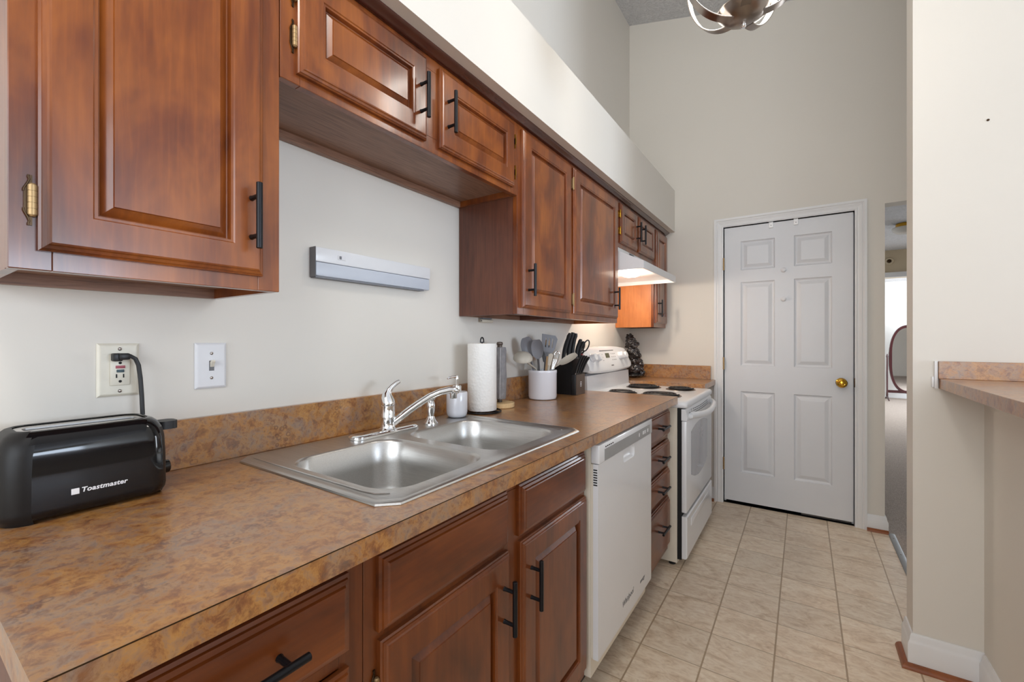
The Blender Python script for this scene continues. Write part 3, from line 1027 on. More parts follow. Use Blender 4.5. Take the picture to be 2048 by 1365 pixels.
# ---------------------------------------------------------------- faucet, sprayer, soap dispenser
FXc, FYc = 0.116, 0.927
fz = deckz + 0.0005
t = thing('kitchen_faucet', 'chrome single-lever faucet on the sink deck', 'faucet', (FXc, FYc, fz))
m = MB().loft([rrect(FXc, 0.917, w_, h_, w_ / 2 - 0.0005, z, 8) for w_, h_, z in ((0.058, 0.256, fz), (0.060, 0.258, fz + 0.003), (0.058, 0.256, fz + 0.008),
                                                                            (0.048, 0.246, fz + 0.012), (0.030, 0.228, fz + 0.0135))])
m.build('base_plate', M['chrome'], t)
m = MB().lathe([(0.026, fz + 0.012), (0.0225, fz + 0.018), (0.0218, 0.966), (0.0224, 0.967), (0.0224, 0.969), (0.0218, 0.970), (0.0218, 1.004), (0.0200, 1.006)], (FXc, FYc, 0), 28)
m.build('body', M['chrome'], t)
pts = [(FXc, FYc, 1.0065), (FXc, FYc, 1.009), (FXc - 0.001, FYc, 1.018), (FXc - 0.002, FYc - 0.002, 1.030), (FXc - 0.002, FYc - 0.002, 1.042), (FXc, FYc + 0.003, 1.053),
       (FXc + 0.003, FYc + 0.013, 1.064), (FXc + 0.006, FYc + 0.026, 1.073), (FXc + 0.008, FYc + 0.038, 1.078), (FXc + 0.0085, FYc + 0.042, 1.0785)]
MB().tube(pts, [0.0222, 0.0228, 0.0215, 0.0180, 0.0140, 0.0105, 0.0085, 0.0080, 0.0068, 0.003], 18, 1.0, (1, 0, 0)).build('lever', M['chrome'], t)
sd = Vector((0.134, 0.168, 0)).normalized()


def sp(r, z):
    return (FXc + sd.x * r, FYc + sd.y * r, z)


prof = [(0.010, 0.944), (0.035, 0.962), (0.065, 0.985), (0.095, 1.005), (0.130, 1.026), (0.165, 1.040), (0.195, 1.046), (0.212, 1.045), (0.221, 1.040), (0.2235, 1.034)]
s_ = MB().tube([sp(r, z) for r, z in prof], [0.0125, 0.0122, 0.0118, 0.0115, 0.0112, 0.0112, 0.0116, 0.0122, 0.0105, 0.006], 16)
e = sp(0.209, 0)
s_.lathe([(0.0105, 1.018), (0.0115, 1.0195), (0.0115, 1.030), (0.0125, 1.032), (0.0125, 1.046)], (e[0], e[1], 0), 20)
s_.build('spout', M['chrome'], t)
t = thing('side_sprayer', 'chrome side sprayer standing behind the right bowl', 'sprayer', (0.125, 1.108, fz))
c = (0.125, 1.108, 0)
MB().lathe([(0.0255, fz), (0.0255, fz + 0.003), (0.020, fz + 0.010), (0.0145, fz + 0.020), (0.0135, fz + 0.026)], c, 24).build('base', M['chrome'], t)
MB().lathe([(0.0105, fz + 0.024), (0.0125, fz + 0.035), (0.0148, fz + 0.052), (0.0150, fz + 0.066), (0.0125, fz + 0.076), (0.0105, fz + 0.080)], c, 20).build('grip', M['chrome'], t)
MB().lathe([(0.0095, fz + 0.080), (0.0135, fz + 0.083), (0.0165, fz + 0.089), (0.0165, fz + 0.093), (0.010, fz + 0.096)], c, 20).build('spray_head', M['chrome'], t)
t = thing('soap_dispenser', 'white soap dispenser with chrome pump at the back of the sink', 'soap dispenser', (0.112, 1.262, fz))
c = (0.112, 1.262, 0)
MB().lathe([(0.028, fz), (0.034, fz + 0.003), (0.0385, fz + 0.011), (0.040, fz + 0.022), (0.040, 1.011), (0.0385, 1.0145), (0.015, 1.0155)], c, 36).build('bottle', M['ceramic'], t)
MB().lathe([(0.0165, 1.0155), (0.0165, 1.036), (0.0155, 1.038), (0.006, 1.0385), (0.006, 1.046), (0.0045, 1.047), (0.0045, 1.060), (0.0062, 1.061), (0.0062, 1.074), (0.005, 1.076)], c, 20) \
    .tube([(0.112, 1.262, 1.0715), (0.108, 1.240, 1.0712), (0.104, 1.224, 1.0695), (0.103, 1.219, 1.066)], [0.0048, 0.0042, 0.0036, 0.003], 10).build('pump', M['chrome'], t)

# ---------------------------------------------------------------- paper towels and grey cloth roll
c = (0.108, 1.424, 0)
t = thing('paper_towel_holder', 'dark wire paper towel holder standing right of the sink', 'towel holder', (c[0], c[1], WR))
m = MB()
m.tube([(c[0] + 0.078 * math.cos(a), c[1] + 0.078 * math.sin(a), WR + 0.0045) for a in [2 * PI * k / 48 for k in range(49)]], 0.0035, 8)
for a in (0.3, 0.3 + PI / 2):
    m.tube([(c[0] + 0.078 * math.cos(a), c[1] + 0.078 * math.sin(a), WR + 0.0045), (c[0] - 0.078 * math.cos(a), c[1] - 0.078 * math.sin(a), WR + 0.0045)], 0.003, 8)
m.build('base_ring', M['black_metal'], t)
MB().tube([(c[0], c[1], WR + 0.004), (c[0], c[1], 1.205)], 0.0035, 8).tube(
    [(c[0], c[1] - 0.0105, 1.2005)] + [(c[0], c[1] - 0.0105 * math.cos(a), 1.207 + 0.0155 * math.sin(a)) for a in [PI * k / 12 for k in range(13)]] + [(c[0], c[1] + 0.0105, 1.2005)], 0.0026, 8) \
    .build('post', M['black_metal'], t)
t = thing('paper_towel_roll', 'white embossed paper towel roll upright on its holder', 'paper towel', (c[0], c[1], WR + 0.009))
MB().lathe([(0.0195, WR + 0.0095), (0.0585, WR + 0.0095), (0.0600, WR + 0.012), (0.0602, WR + 0.05), (0.0598, 1.10), (0.0602, 1.195), (0.059, 1.1975), (0.0195, 1.1975), (0.0195, WR + 0.0095)], c, 56, cap0=False, cap1=False) \
    .build('paper_sheet', M['paper'], t)
MB().lathe([(0.0195, WR + 0.0090), (0.0195, 1.1978), (0.0175, 1.1978), (0.0175, WR + 0.0090), (0.0195, WR + 0.0090)], c, 24, cap0=False, cap1=False).build('cardboard_core', M['pine'], t)
c = (0.0875, 1.5785, 0)
t = thing('towel_stand', 'small towel stand with round pale wood base beside the paper towels', 'towel holder', (c[0], c[1], WR))
MB().lathe([(0.064, WR), (0.066, WR + 0.002), (0.066, WR + 0.018), (0.064, WR + 0.0205), (0.0, WR + 0.0205)], c, 40).build('base', M['pine'], t)
MB().lathe([(0.011, WR + 0.0205), (0.011, 1.188), (0.013, 1.190), (0.0145, 1.196), (0.012, 1.203), (0.0, 1.205)], c, 20).build('post', M['bronze_face'], t)
t = thing('rolled_kitchen_cloth', 'grey cloth rolled around the post of the round wooden stand', 'kitchen cloth', (c[0], c[1], WR + 0.03))
m = MB()
lps = []
rnd = random.Random(4)
for k in range(15):
    z = WR + 0.036 + (1.180 - WR - 0.036) * k / 14
    lp = []
    for i in range(40):
        a = 2 * PI * i / 40
        r = 0.0265 + 0.0011 * math.sin(5 * a + 0.7 * k) + 0.0008 * math.sin(11 * a - k) + (0.0030 * (1 - ((a - 0.6) % (2 * PI)) / (2 * PI)))
        if k in (0, 14):
            r -= 0.0035
        lp.append((c[0] + r * math.cos(a), c[1] + r * math.sin(a), z))
    lps.append(lp)
for k in (13, 7, 1):
    lps.append([(c[0] + 0.016 * math.cos(2 * PI * i / 40), c[1] + 0.016 * math.sin(2 * PI * i / 40), WR + 0.036 + (1.180 - WR - 0.036) * k / 14) for i in range(40)])
m.loft(lps, closed=True)
m.build('cloth', M['cloth_grey'], t, ang=60)
a0 = -0.95
MB().tube([(c[0] + 0.0305 * math.cos(a0 + 0.10 * k / 10), c[1] + 0.0305 * math.sin(a0 + 0.1 * k / 10), WR + 0.042 + 0.22 * k / 10) for k in range(11)], 0.0009, 6).build('hem_thread', M['ink_white'], t)

# ---------------------------------------------------------------- utensil crock and utensils
CC = (0.112, 1.918)
t = thing('utensil_crock', 'white ceramic crock holding the cooking utensils', 'crock', (CC[0], CC[1], WR))
MB().lathe([(0.060, WR), (0.068, WR + 0.003), (0.0722, WR + 0.014), (0.0722, 1.043), (0.0735, 1.047), (0.0735, 1.058), (0.0722, 1.061), (0.069, 1.061), (0.0675, 1.055), (0.0675, 0.925), (0.060, 0.920), (0.0, 0.920)],
           (CC[0], CC[1], 0), 48).build('pot', M['ceramic'], t)


def utensil(name, label, top, headfn, hmat, smat, r=0.0055, mid=None):
    """stem from inside the crock to the head; headfn builds the head at 'top' along the stem"""
    k = 0.22
    fx, fy = k * (top[0] - CC[0]), k * (top[1] - CC[1])
    A, B = Vector((CC[0] + fx, CC[1] + fy, 0.930)), Vector(top)
    t_ = thing(name, label, 'utensil', tuple(A), group='utensils in the white crock')
    pts_ = [A, Vector(mid), B] if mid else [A, A.lerp(B, 0.5), B]
    MB().tube(pts_, r, 10).build('handle', M[smat], t_)
    headfn(t_, pts_[1] if mid else A, B)
    return t_


def basis(A, B, face):
    d = (B - A).normalized()
    n = Vector(face)
    n = (n - d * n.dot(d)).normalized()
    return d, n, d.cross(n)


def paddle(outline, th, face, curve=0.0):
    """flat head: outline of (along, across); bends by curve"""
    def fn(mat):
        def go(t_, A, B):
            d, n, s = basis(A, B, face)
            m_ = MB()
            fr = [B + d * a + s * b + n * (curve * a * a + th / 2) for a, b in outline]
            bk = [B + d * a + s * b + n * (curve * a * a - th / 2) for a, b in outline]
            m_.loft([fr, bk])
            m_.build('head', mat, t_, smooth=False)
        return go
    return fn


def spoonhead(length, width, depth, face, mat, slots=0):
    def go(t_, A, B):
        d, n, s = basis(A, B, face)
        m_ = MB()
        N, K = 14, 9
        for sgn, off in ((1, 0.0), (1, 0.0018)):
            grid = []
            for i in range(N + 1):
                u = i / N
                half = max(width / 2 * (1 - abs(2 * u - 1.06) ** 2.3 / 1.15) ** 0.5 if abs(2 * u - 1.06) ** 2.3 < 1.15 else 0, 0.0045)
                row = []
                for k in range(K):
                    v = 2 * k / (K - 1) - 1
                    dep = -depth * (1 - v * v) * math.sin(PI * u)
                    row.append(B + d * (length * u) + s * (half * v) + n * (dep - off))
                grid.append(row)
            vs = [[m_.bm.verts.new(p) for p in row] for row in grid]
            for i in range(N):
                for k in range(K - 1):
                    m_.bm.faces.new((vs[i][k], vs[i][k + 1], vs[i + 1][k + 1], vs[i + 1][k]))
            if off == 0.0:
                v0 = vs
            else:
                for i in range(N):
                    for k in (0, K - 1):
                        m_.bm.faces.new((v0[i][k], v0[i + 1][k], vs[i + 1][k], vs[i][k]))
                for k in range(K - 1):
                    for i in (0, N):
                        m_.bm.faces.new((v0[i][k], v0[i][k + 1], vs[i][k + 1], vs[i][k]))
        h = m_.build('head', mat, t_, ang=70)
    return go


def ladle_go(t_, A, B):
    # hemispherical bowl, mouth turned down and away from the wall
    m_ = MB()
    c_ = B + Vector((0.022, -0.018, -0.004))
    ax = Vector((0.25, -0.35, 0.9)).normalized()
    e1 = ax.cross(Vector((1, 0, 0))).normalized()
    e2 = ax.cross(e1)
    R = 0.046
    out, inn = [], []
    for k in range(9):
        a = PI / 2 * k / 8
        for lst, rr in ((out, R), (inn, R - 0.003)):
            lst.append([c_ + ax * (rr * math.sin(a) * 0.72) + (e1 * math.cos(b) + e2 * math.sin(b)) * max(rr * math.cos(a), 1e-3) for b in [2 * PI * q / 28 for q in range(28)]])
    m_.loft(list(reversed(out)) + inn, cap0=True, cap1=True)
    m_.build('bowl', M['utensil_beige'], t_, ang=70)


def whisk_go(t_, A, B):
    d, n, s = basis(A, B, (1, -0.4, 0.1))
    for k in range(6):
        a = PI * k / 6
        e_ = n * math.cos(a) + s * math.sin(a)
        pts = []
        for i in range(25):
            u = i / 24
            ang = PI * u
            pts.append(B + d * (0.095 * math.sin(ang)) + e_ * (0.027 * math.cos(ang) * (0.25 + 0.75 * math.sin(ang))))
        MB().tube(pts, 0.0011, 6).build('wire_loop', M['chrome'], t_)


def tongs_go(t_, A, B):
    d, n, s = basis(A, B, (1, -0.3, 0))
    for sg in (-1, 1):
        pts = [A + d * 0.02 + n * 0.004 * sg, A.lerp(B, 0.6) + n * 0.012 * sg, B + n * 0.014 * sg, B + d * 0.02 + n * 0.008 * sg, B + d * 0.032 + n * 0.001 * sg]
        MB().ribbon(pts, [0.012, 0.014, 0.020, 0.026, 0.018], [n] * 5, 0.0012).build('arm', M['steel_tray'], t_)


FACE = (0.75, -0.65, 0.15)
utensil('ladle', 'beige silicone ladle drooping over the left rim of the crock', (0.098, 1.738, 1.128), ladle_go, None, 'utensil_beige', 0.0045, (0.106, 1.864, 1.068))
utensil('cooking_spoon', 'large grey silicone spoon at the back left of the crock', (0.087, 1.842, 1.125), spoonhead(0.105, 0.070, 0.014, FACE, M['utensil_grey']), None, 'utensil_grey')
utensil('slotted_spoon', 'dark grey spoon leaning between the big grey spoon and the turner', (0.120, 1.862, 1.118), spoonhead(0.098, 0.060, 0.012, (0.5, -0.9, 0.1), M['utensil_grey']), None, 'utensil_dark')


def turner_go(t_, A, B):
    d, n, s = basis(A, B, FACE)
    m_ = MB()
    o_ = [(-0.01, 0.008), (0.02, 0.022), (0.045, 0.035), (0.095, 0.043), (0.112, 0.030), (0.112, -0.043), (0.05, -0.038), (0.02, -0.022), (-0.01, -0.008)]
    hl = []
    for b0 in (-0.018, 0.0, 0.018):
        hl.append([(0.046, b0 - 0.003), (0.095, b0 - 0.003), (0.095, b0 + 0.003), (0.046, b0 + 0.003)])
    fl = [(a, b, 0.0) for a, b in o_]
    m_.plate(fl, [[(a, b, 0.0) for a, b in h] for h in hl], 0.004)
    mt = Matrix((d, s, n)).transposed().to_4x4()
    mt.translation = B
    bmesh.ops.transform(m_.bm, matrix=mt, verts=m_.bm.verts)
    m_.build('slotted_head', M['utensil_grey'], t_, smooth=False)


utensil('slotted_turner', 'grey slotted turner with wooden handle standing tallest in the crock', (0.122, 1.956, 1.128), turner_go, None, 'beech', 0.0075)
utensil('tongs', 'steel tongs in the crock behind the wooden turner handle', (0.088, 1.900, 1.104), tongs_go, None, 'steel_tray', 0.003)
utensil('whisk', 'wire whisk standing at the front of the crock', (0.160, 1.936, 1.064), whisk_go, None, 'chrome', 0.006)
utensil('spatula', 'white-handled spatula right of the wooden turner handle', (0.166, 1.890, 1.088), paddle([(0, 0.008), (0.055, 0.012), (0.062, 0.0), (0.055, -0.012), (0, -0.008)], 0.005, FACE)(M['utensil_beige']), None, 'utensil_beige', 0.006)


def brush_go(t_, A, B):
    d, n, s = basis(A, B, FACE)
    m_ = MB()
    o_ = [(-0.03, 0.010), (0.0, 0.020), (0.058, 0.026), (0.064, -0.026), (0.0, -0.020), (-0.03, -0.010)]
    m_.loft([[B + d * a + s * b + n * 0.004 for a, b in o_], [B + d * a + s * b - n * 0.004 for a, b in o_]])
    m_.build('blade', M['utensil_dark'], t_, smooth=False)
    e_ = B + d * 0.076
    m2 = MB().tube([B + d * 0.062, e_, B + d * 0.09], [0.017, 0.018, 0.016], 12, 0.5, n)
    m2.build('wooden_end', M['beech'], t_)


utensil('scraper', 'dark grey scraper with pale wooden end at the back right of the crock', (0.088, 1.994, 1.125), brush_go, None, 'utensil_dark', 0.006)
utensil('serving_spoon', 'beige spoon reaching right over the knife block', (0.172, 1.985, 1.088), spoonhead(0.105, 0.056, 0.010, (0.3, -0.3, 0.9), M['utensil_beige']), None, 'utensil_beige', 0.005, (0.146, 1.964, 1.068))

# ---------------------------------------------------------------- knife block
KY0, KY1 = 2.130, 2.240
t = thing('knife_block', 'black knife block with a brown front face beside the crock', 'knife block', (0.12, 2.185, WR))
pf = [(0.040, WR), (0.168, WR), (0.1695, 1.026), (0.186, 1.111), (0.150, 1.108), (0.062, 1.066)]
MB().prism(pf, lambda u, v, t_: (u, t_, v), KY0, KY1).build('body', M['black_matt'], t, smooth=False)
MB().box(0.170, 0.197, KY0, KY1, WR, 1.0245, 0.0015).build('steak_knife_box', M['black_plastic'], t)
fr = MB().box(0.1972, 0.200, KY0 + 0.0005, KY1 - 0.0005, WR, 1.025, 0.0006, 1).build('front_plate', M['bronze_face'], t, label='brown front plate')
lg = MB()
for z0 in (0.9575, 0.9715):
    for a, b in ((z0, z0 + 0.0022), (z0 + 0.0115, z0 + 0.0137)):
        lg.box(0.1998, 0.2006, 2.180, 2.194, a, b)
    for y in (2.180, 2.1918):
        lg.box(0.1998, 0.2006, y, y + 0.0022, z0, z0 + 0.0137)
lg.build('maker_mark', M['ink_white'], fr)


def knife(label, base, top, w_, th, group, bend=0.006, bol='nickel'):
    A, B = Vector(base), Vector(top)
    t_ = thing('kitchen_knife', label, 'knife', tuple(A), group=group)
    d = (B - A).normalized()
    lps = []
    for k in range(10):
        u = k / 9
        p = A.lerp(B, u)
        off = bend * math.sin(PI * u * 1.1)
        ww = w_ * (0.85 + 0.25 * math.sin(PI * u) + (0.25 if u > 0.85 else 0))
        f_ = Vector((1, 0, 0))
        f_ = (f_ - d * f_.dot(d)).normalized()
        s_ = Vector((0, 1, 0))
        p = p - f_ * off
        r_ = ww / 2
        if k == 9:
            r_ *= 0.7
        lps.append([p + f_ * (r_ * math.cos(a)) + s_ * (th / 2 * math.sin(a) * (1.0 if abs(math.sin(a)) < 0.99 else 1.0)) for a in [2 * PI * q / 14 for q in range(14)]])
    MB().loft(lps).build('handle', M['black_plastic'], t_, ang=60)
    MB().tube([A - d * 0.012, A + d * 0.001], w_ * 0.36, 10, th / w_, (0, 1, 0)).build('bolster', M['nickel'], t_)
    return t_


BIG = [((0.1115, 2.146, 1.0985), (0.154, 2.146, 1.250), 'first from the crock and tallest', 0.024, 0), ((0.134, 2.162, 1.1030), (0.163, 2.162, 1.254), 'second from the crock', 0.024, 0),
       ((0.152, 2.178, 1.1115), (0.172, 2.178, 1.249), 'third from the crock', 0.025, 0), ((0.168, 2.196, 1.1135), (0.194, 2.196, 1.217), 'fourth from the crock, shorter', 0.020, 0),
       ((0.179, 2.212, 1.1140), (0.204, 2.212, 1.205), 'beside the scissors, shortest', 0.018, 0)]
for a_, b_, w_, wd, gr in BIG:
    knife('black-handled knife in the block, ' + w_, a_, b_, wd, 0.0125, 'large knives in the block')
STEAK = [((0.189, 2.146, 1.0335), (0.226, 2.146, 1.131)), ((0.190, 2.170, 1.0325), (0.229, 2.170, 1.129)), ((0.190, 2.195, 1.032), (0.231, 2.195, 1.126)), ((0.190, 2.220, 1.032), (0.233, 2.220, 1.120))]
for (a_, b_), w_ in zip(STEAK, ('leftmost', 'second from the left', 'third from the left', 'rightmost')):
    knife('slim steak knife in the front of the block, %s of four' % w_, a_, b_, 0.0125, 0.009, 'steak knives in the block front', 0.003)
t = thing('kitchen_scissors', 'black scissors with a red pivot at the right of the knife block', 'scissors', (0.172, 2.222, 1.112))
m = MB()
cz, cy = 1.181, 2.230
m.tube([(0.212 + 0.010 * math.sin(a) + 0.010 * math.cos(a), cy + 0.012 * math.cos(a), cz + 0.030 * math.sin(a)) for a in [2 * PI * k / 28 for k in range(29)]], 0.0036, 8)
m.tube([(0.190 + 0.008 * math.sin(a) + 0.009 * math.cos(a), cy - 0.006 + 0.010 * math.cos(a), cz - 0.006 + 0.026 * math.sin(a)) for a in [2 * PI * k / 28 for k in range(29)]], 0.0036, 8)
m.tube([(0.176, 2.224, 1.114), (0.186, 2.226, 1.133), (0.202, 2.228, 1.153)], [0.006, 0.0055, 0.0045], 8)
m.tube([(0.172, 2.222, 1.114), (0.178, 2.223, 1.130), (0.184, 2.224, 1.150)], [0.006, 0.0055, 0.0045], 8)
m.build('handles', M['black_plastic'], t)
MB().box(0.184, 0.194, 2.216, 2.230, 1.120, 1.136, 0.002).build('pivot_cover', M['red'], t, label='red pivot cover')

# ---------------------------------------------------------------- toaster
TX0, TX1, TY0, TY1 = 0.048, 0.190, 0.112, 0.334
tcx, tcy = (TX0 + TX1) / 2, (TY0 + TY1) / 2
t = thing('toaster', 'black two-slice long-slot toaster on the worktop left of the sink', 'toaster', (tcx, tcy, WZ))


def tring(ins, z, r):
    return rrect(tcx, tcy, TX1 - TX0 - 2 * ins, TY1 - TY0 - 2 * ins, r, z, 8)


tl = [tring(0.004, 0.921, 0.034), tring(0.001, 0.926, 0.036), tring(0.0, 0.935, 0.036), tring(0.0005, 0.99, 0.036), tring(0.002, 1.025, 0.036), tring(0.005, 1.042, 0.036),
      tring(0.011, 1.054, 0.034), tring(0.018, 1.0605, 0.030), tring(0.024, 1.0625, 0.026), tring(0.027, 1.061, 0.024)]


YA, YB = TY0 + 0.036, TY1 - 0.012
for nm, keep in (('front_panel', lambda c_: YA < c_.y < YB and c_.x > tcx), ('rear_panel', lambda c_: YA < c_.y < YB and c_.x <= tcx)):
    MB().loft(tl, cap0=False, cap1=False).drop(keep).build(nm, M['black_gloss'], t, ang=50)
for keep in (lambda c_: c_.y <= YA, lambda c_: c_.y >= YB):
    MB().loft([tring(0.006, WZ + 0.0006, 0.034)] + tl, cap0=False, cap1=False).drop(keep).build('end_cap', M['black_matt'], t, ang=50)
MB().loft([tring(0.010, 0.9215, 0.03), tring(0.010, 0.930, 0.03)]).build('base_tray', M['black_plastic'], t)
tr = MB()
sl = [rrect(tcx, tcy, 0.032, 0.150, 0.006, 1.0575, 3)[::-1]]
tr.plate(rrect(tcx, tcy, TX1 - TX0 - 0.056, TY1 - TY0 - 0.056, 0.022, 1.0595, 6), [[(p[0], p[1], 1.0595) for p in sl[0]]], 0.003)
tr.build('steel_top', M['steel_tray'], t, smooth=False)
MB().box(tcx - 0.015, tcx + 0.015, tcy - 0.074, tcy + 0.074, 0.96, 0.965).box(tcx - 0.0165, tcx - 0.015, tcy - 0.075, tcy + 0.075, 0.96, 1.056) \
    .box(tcx + 0.015, tcx + 0.0165, tcy - 0.075, tcy + 0.075, 0.96, 1.056).build('bread_slot', M['steel_tray'], t, smooth=False)
MB().loft([rrect(tcx, 0.346, 0.040, 0.034, 0.012, z, 5) for z in (1.030, 1.032, 1.042, 1.046)]).build('lever', M['black_plastic'], t)
MB().lathe([(0.014, TY1 + 0.0005), (0.0145, TY1 + 0.003), (0.013, TY1 + 0.017), (0.010, TY1 + 0.019)], (0.118, 0, 0.951), 20, 'y').build('browning_knob', M['black_gloss'], t)
MB().box(TX1 + 0.0002, TX1 + 0.0012, 0.1935, 0.2035, 0.9505, 0.9605, 0.0004, 1).build('logo_square', M['ink_white'], t)
text('logo_lettering', 'Toastmaster', 0.0112, t, (TX1 + 0.0008, 0.2055, 0.9525), (0, 1, 0), (0, 0, 1), M['ink_white'], 0.0004, 0.18, 1.06, 0.00028)
cord = [(0.030, 0.302, 1.178), (0.034, 0.312, 1.178), (0.036, 0.320, 1.172), (0.0365, 0.325, 1.158), (0.037, 0.328, 1.13), (0.0385, 0.330, 1.09), (0.040, 0.331, 1.05), (0.042, 0.332, 1.0), (0.044, 0.331, 0.95), (0.052, 0.322, 0.932)]
MB().tube(cord, 0.0042, 10).build('power_cord', M['black_plastic'], t)
MB().box(0.0105, 0.030, 0.286, 0.302, 1.167, 1.184, 0.003).box(0.024, 0.037, 0.294, 0.313, 1.170, 1.184, 0.004).build('plug', M['black_plastic'], t)

# ---------------------------------------------------------------- wall plates and lights
t = thing('wall_outlet', 'ivory outlet with red and teal buttons above the toaster', 'outlet', (0.0, 0.301, 1.148))
rings(MB(), xf(0.0005, 0.266, 1.0925), 0.069, 0.112, [(0, 0), (0, 0.002), (0.004, 0.0055), (0.006, 0.006)]).build('cover_plate', M['plate_ivory'], t, smooth=False)
MB().box(0.0062, 0.0092, 0.2855, 0.3185, 1.1155, 1.1805, 0.002).build('receptacle', M['plate_ivory'], t)
MB().box(0.0088, 0.0112, 0.2945, 0.3100, 1.1515, 1.1575, 0.0008).build('reset_button', M['gfci_red'], t, label='faded red button')
MB().box(0.0088, 0.0112, 0.2960, 0.3085, 1.1430, 1.1490, 0.0008).build('test_button', M['gfci_teal'], t, label='dark teal button')
for y in (0.2960, 0.3075):
    MB().box(0.0088, 0.0096, y - 0.0011, y + 0.0011, 1.1315, 1.1395).build('slot', M['dark_gap'], t)
for z in (1.1240, 1.1630):
    MB().lathe([(0.0028, 0.0088), (0.0028, 0.0096)], (0, 0.3020, z), 12, 'x').build('slot', M['dark_gap'], t)
for z in (1.1925, 1.1035):
    MB().lathe([(0.0035, 0.0062), (0.0035, 0.0072), (0.0025, 0.0078)], (0, 0.302, z), 12, 'x').build('screw', M['nickel'], t)
t = thing('light_switch', 'white toggle light switch on the wall between outlet and lamp', 'light switch', (0.0, 0.474, 1.149))
rings(MB(), xf(0.0005, 0.4395, 1.0935), 0.068, 0.111, [(0, 0), (0, 0.0035), (0.004, 0.0065), (0.006, 0.007)]).build('cover_plate', M['plate_white'], t, smooth=False)
MB().box(0.007, 0.0078, 0.4685, 0.4795, 1.1365, 1.1610).build('toggle_slot', M['ink_grey'], t)
MB().prism([(0.0075, 1.146), (0.0075, 1.158), (0.018, 1.163), (0.020, 1.159), (0.011, 1.146)], lambda u, v, t_: (u, t_, v), 0.4705, 0.4775).build('toggle', M['plate_ivory'], t, smooth=False)
for z in (1.179, 1.119):
    MB().lathe([(0.0036, 0.007), (0.0036, 0.008), (0.0025, 0.0086)], (0, 0.474, z), 12, 'x').build('screw', M['nickel'], t)
# unlit fluorescent strip on the wall
UY0, UY1, UZ0, UZ1, UD = 0.734, 1.203, 1.398, 1.486, 0.030
t = thing('strip_light', 'white strip light fixture on the wall above the faucet', 'wall lamp', (0.0, (UY0 + UY1) / 2, 1.44))
MB().box(0.0005, UD, UY0 + 0.0004, UY1, 1.4435, UZ1, 0.002).build('housing', M['white_app'], t)
MB().box(0.0005, UD - 0.002, UY0 + 0.002, UY1 - 0.002, UZ0 + 0.003, 1.4432, 0.004).build('diffuser', M['lens_grey'], t)
MB().box(0.0005, UD + 0.0006, UY0 - 0.0016, UY0, UZ0, UZ1 + 0.0005, 0.0006, 1).build('end_cap', M['alu_grey'], t)
MB().box(0.0005, UD - 0.004, UY0 + 0.002, UY1 - 0.03, UZ0 - 0.002, UZ0 + 0.003).build('bottom_trim', M['alu_grey'], t)
sw = MB().box(UD + 0.0002, UD + 0.0016, 0.806, 0.834, 1.4575, 1.4715, 0.0006, 1).build('switch', M['plate_white'], t)
MB().box(UD + 0.0014, UD + 0.0034, 0.811, 0.818, 1.460, 1.469, 0.0006, 1).build('slider', M['alu_grey'], sw)
# small grey tube under the cabinet beside the sink gap
t = thing('under_cabinet_switch', 'small beige switch barrel under the cabinet above the paper towels', 'switch', (0.018, 1.570, 1.300))
MB().lathe([(0.0065, 1.535), (0.0075, 1.537), (0.0075, 1.612), (0.006, 1.616)], (0.018, 0, 1.2985), 16, 'y').build('barrel', M['plate_ivory'], t)
MB().box(0.008, 0.028, 1.534, 1.600, 1.3065, 1.3120).build('bracket', M['alu_grey'], t)
MB().lathe([(0.0035, 1.5335), (0.0035, 1.5345)], (0.018, 0, 1.2985), 12, 'y').build('end_screw', M['ink_grey'], t)

# ---------------------------------------------------------------- dishwasher
t = thing('dishwasher', 'white built-in dishwasher under the worktop right of the sink', 'dishwasher', (0.33, 1.625, 0))
Wy0, Wy1, Wx = 1.329, 1.922, 0.662
MB().box(0.03, 0.632, Wy0, Wy1, 0.10, 0.872).build('tub', M['bisque_app'], t, smooth=False)
MB().box(0.10, 0.56, Wy0 + 0.01, Wy1 - 0.01, 0.0, 0.10).build('kick_base', M['black_plastic'], t, smooth=False)
MB().box(0.6325, 0.6400, Wy0 + 0.001, Wy1 - 0.001, 0.166, 0.8040).build('door_liner', M['bisque_app'], t, smooth=False)
dm_ = MB()
hy, hz = 1.632, 0.777
x_f = Wx - 0.004
hole = [(p[0], p[1]) for p in rrect(hy, hz, 0.128, 0.046, 0.016, 0, 5)]
dm_.plate([(Wy0, 0.165, 0), (Wy1, 0.165, 0), (Wy1, 0.8045, 0), (Wy0, 0.8045, 0)], [[(a, b, 0) for a, b in hole][::-1]], 0.0175)
bmesh.ops.transform(dm_.bm, matrix=Matrix(((0, 0, 1, x_f), (1, 0, 0, 0), (0, 1, 0, 0), (0, 0, 0, 1))), verts=dm_.bm.verts)
dm_.build('door', M['white_app'], t, smooth=False)
sc_ = MB()
sc_.loft([[(x_f - d_, hy + (a - hy) * k_, hz + 0.012 * q_ + (b - hz) * k_) for a, b in hole] for d_, k_, q_ in ((0.0, 1.0, 0), (0.004, 0.97, 0.1), (0.010, 0.86, 0.35), (0.014, 0.66, 0.6), (0.0155, 0.35, 0.8))], cap0=False)
sc_.build('pocket_handle', M['white_app'], t, ang=60)
cpn = MB().box(0.6325, Wx, Wy0 + 0.0005, Wy1 - 0.0005, 0.8065, 0.868, 0.003).build('control_panel', M['white_app'], t)
MB().box(Wx + 0.0002, Wx + 0.0012, 1.374, 1.886, 0.809, 0.848, 0.0004, 1).build('overlay', M['grey_panel'], cpn, label='grey control overlay')
m = MB()
for k in range(5):
    m.box(Wx - 0.0005, Wx + 0.0006, 1.381 + 0.016 * k, 1.391 + 0.016 * k, 0.8525, 0.8565)
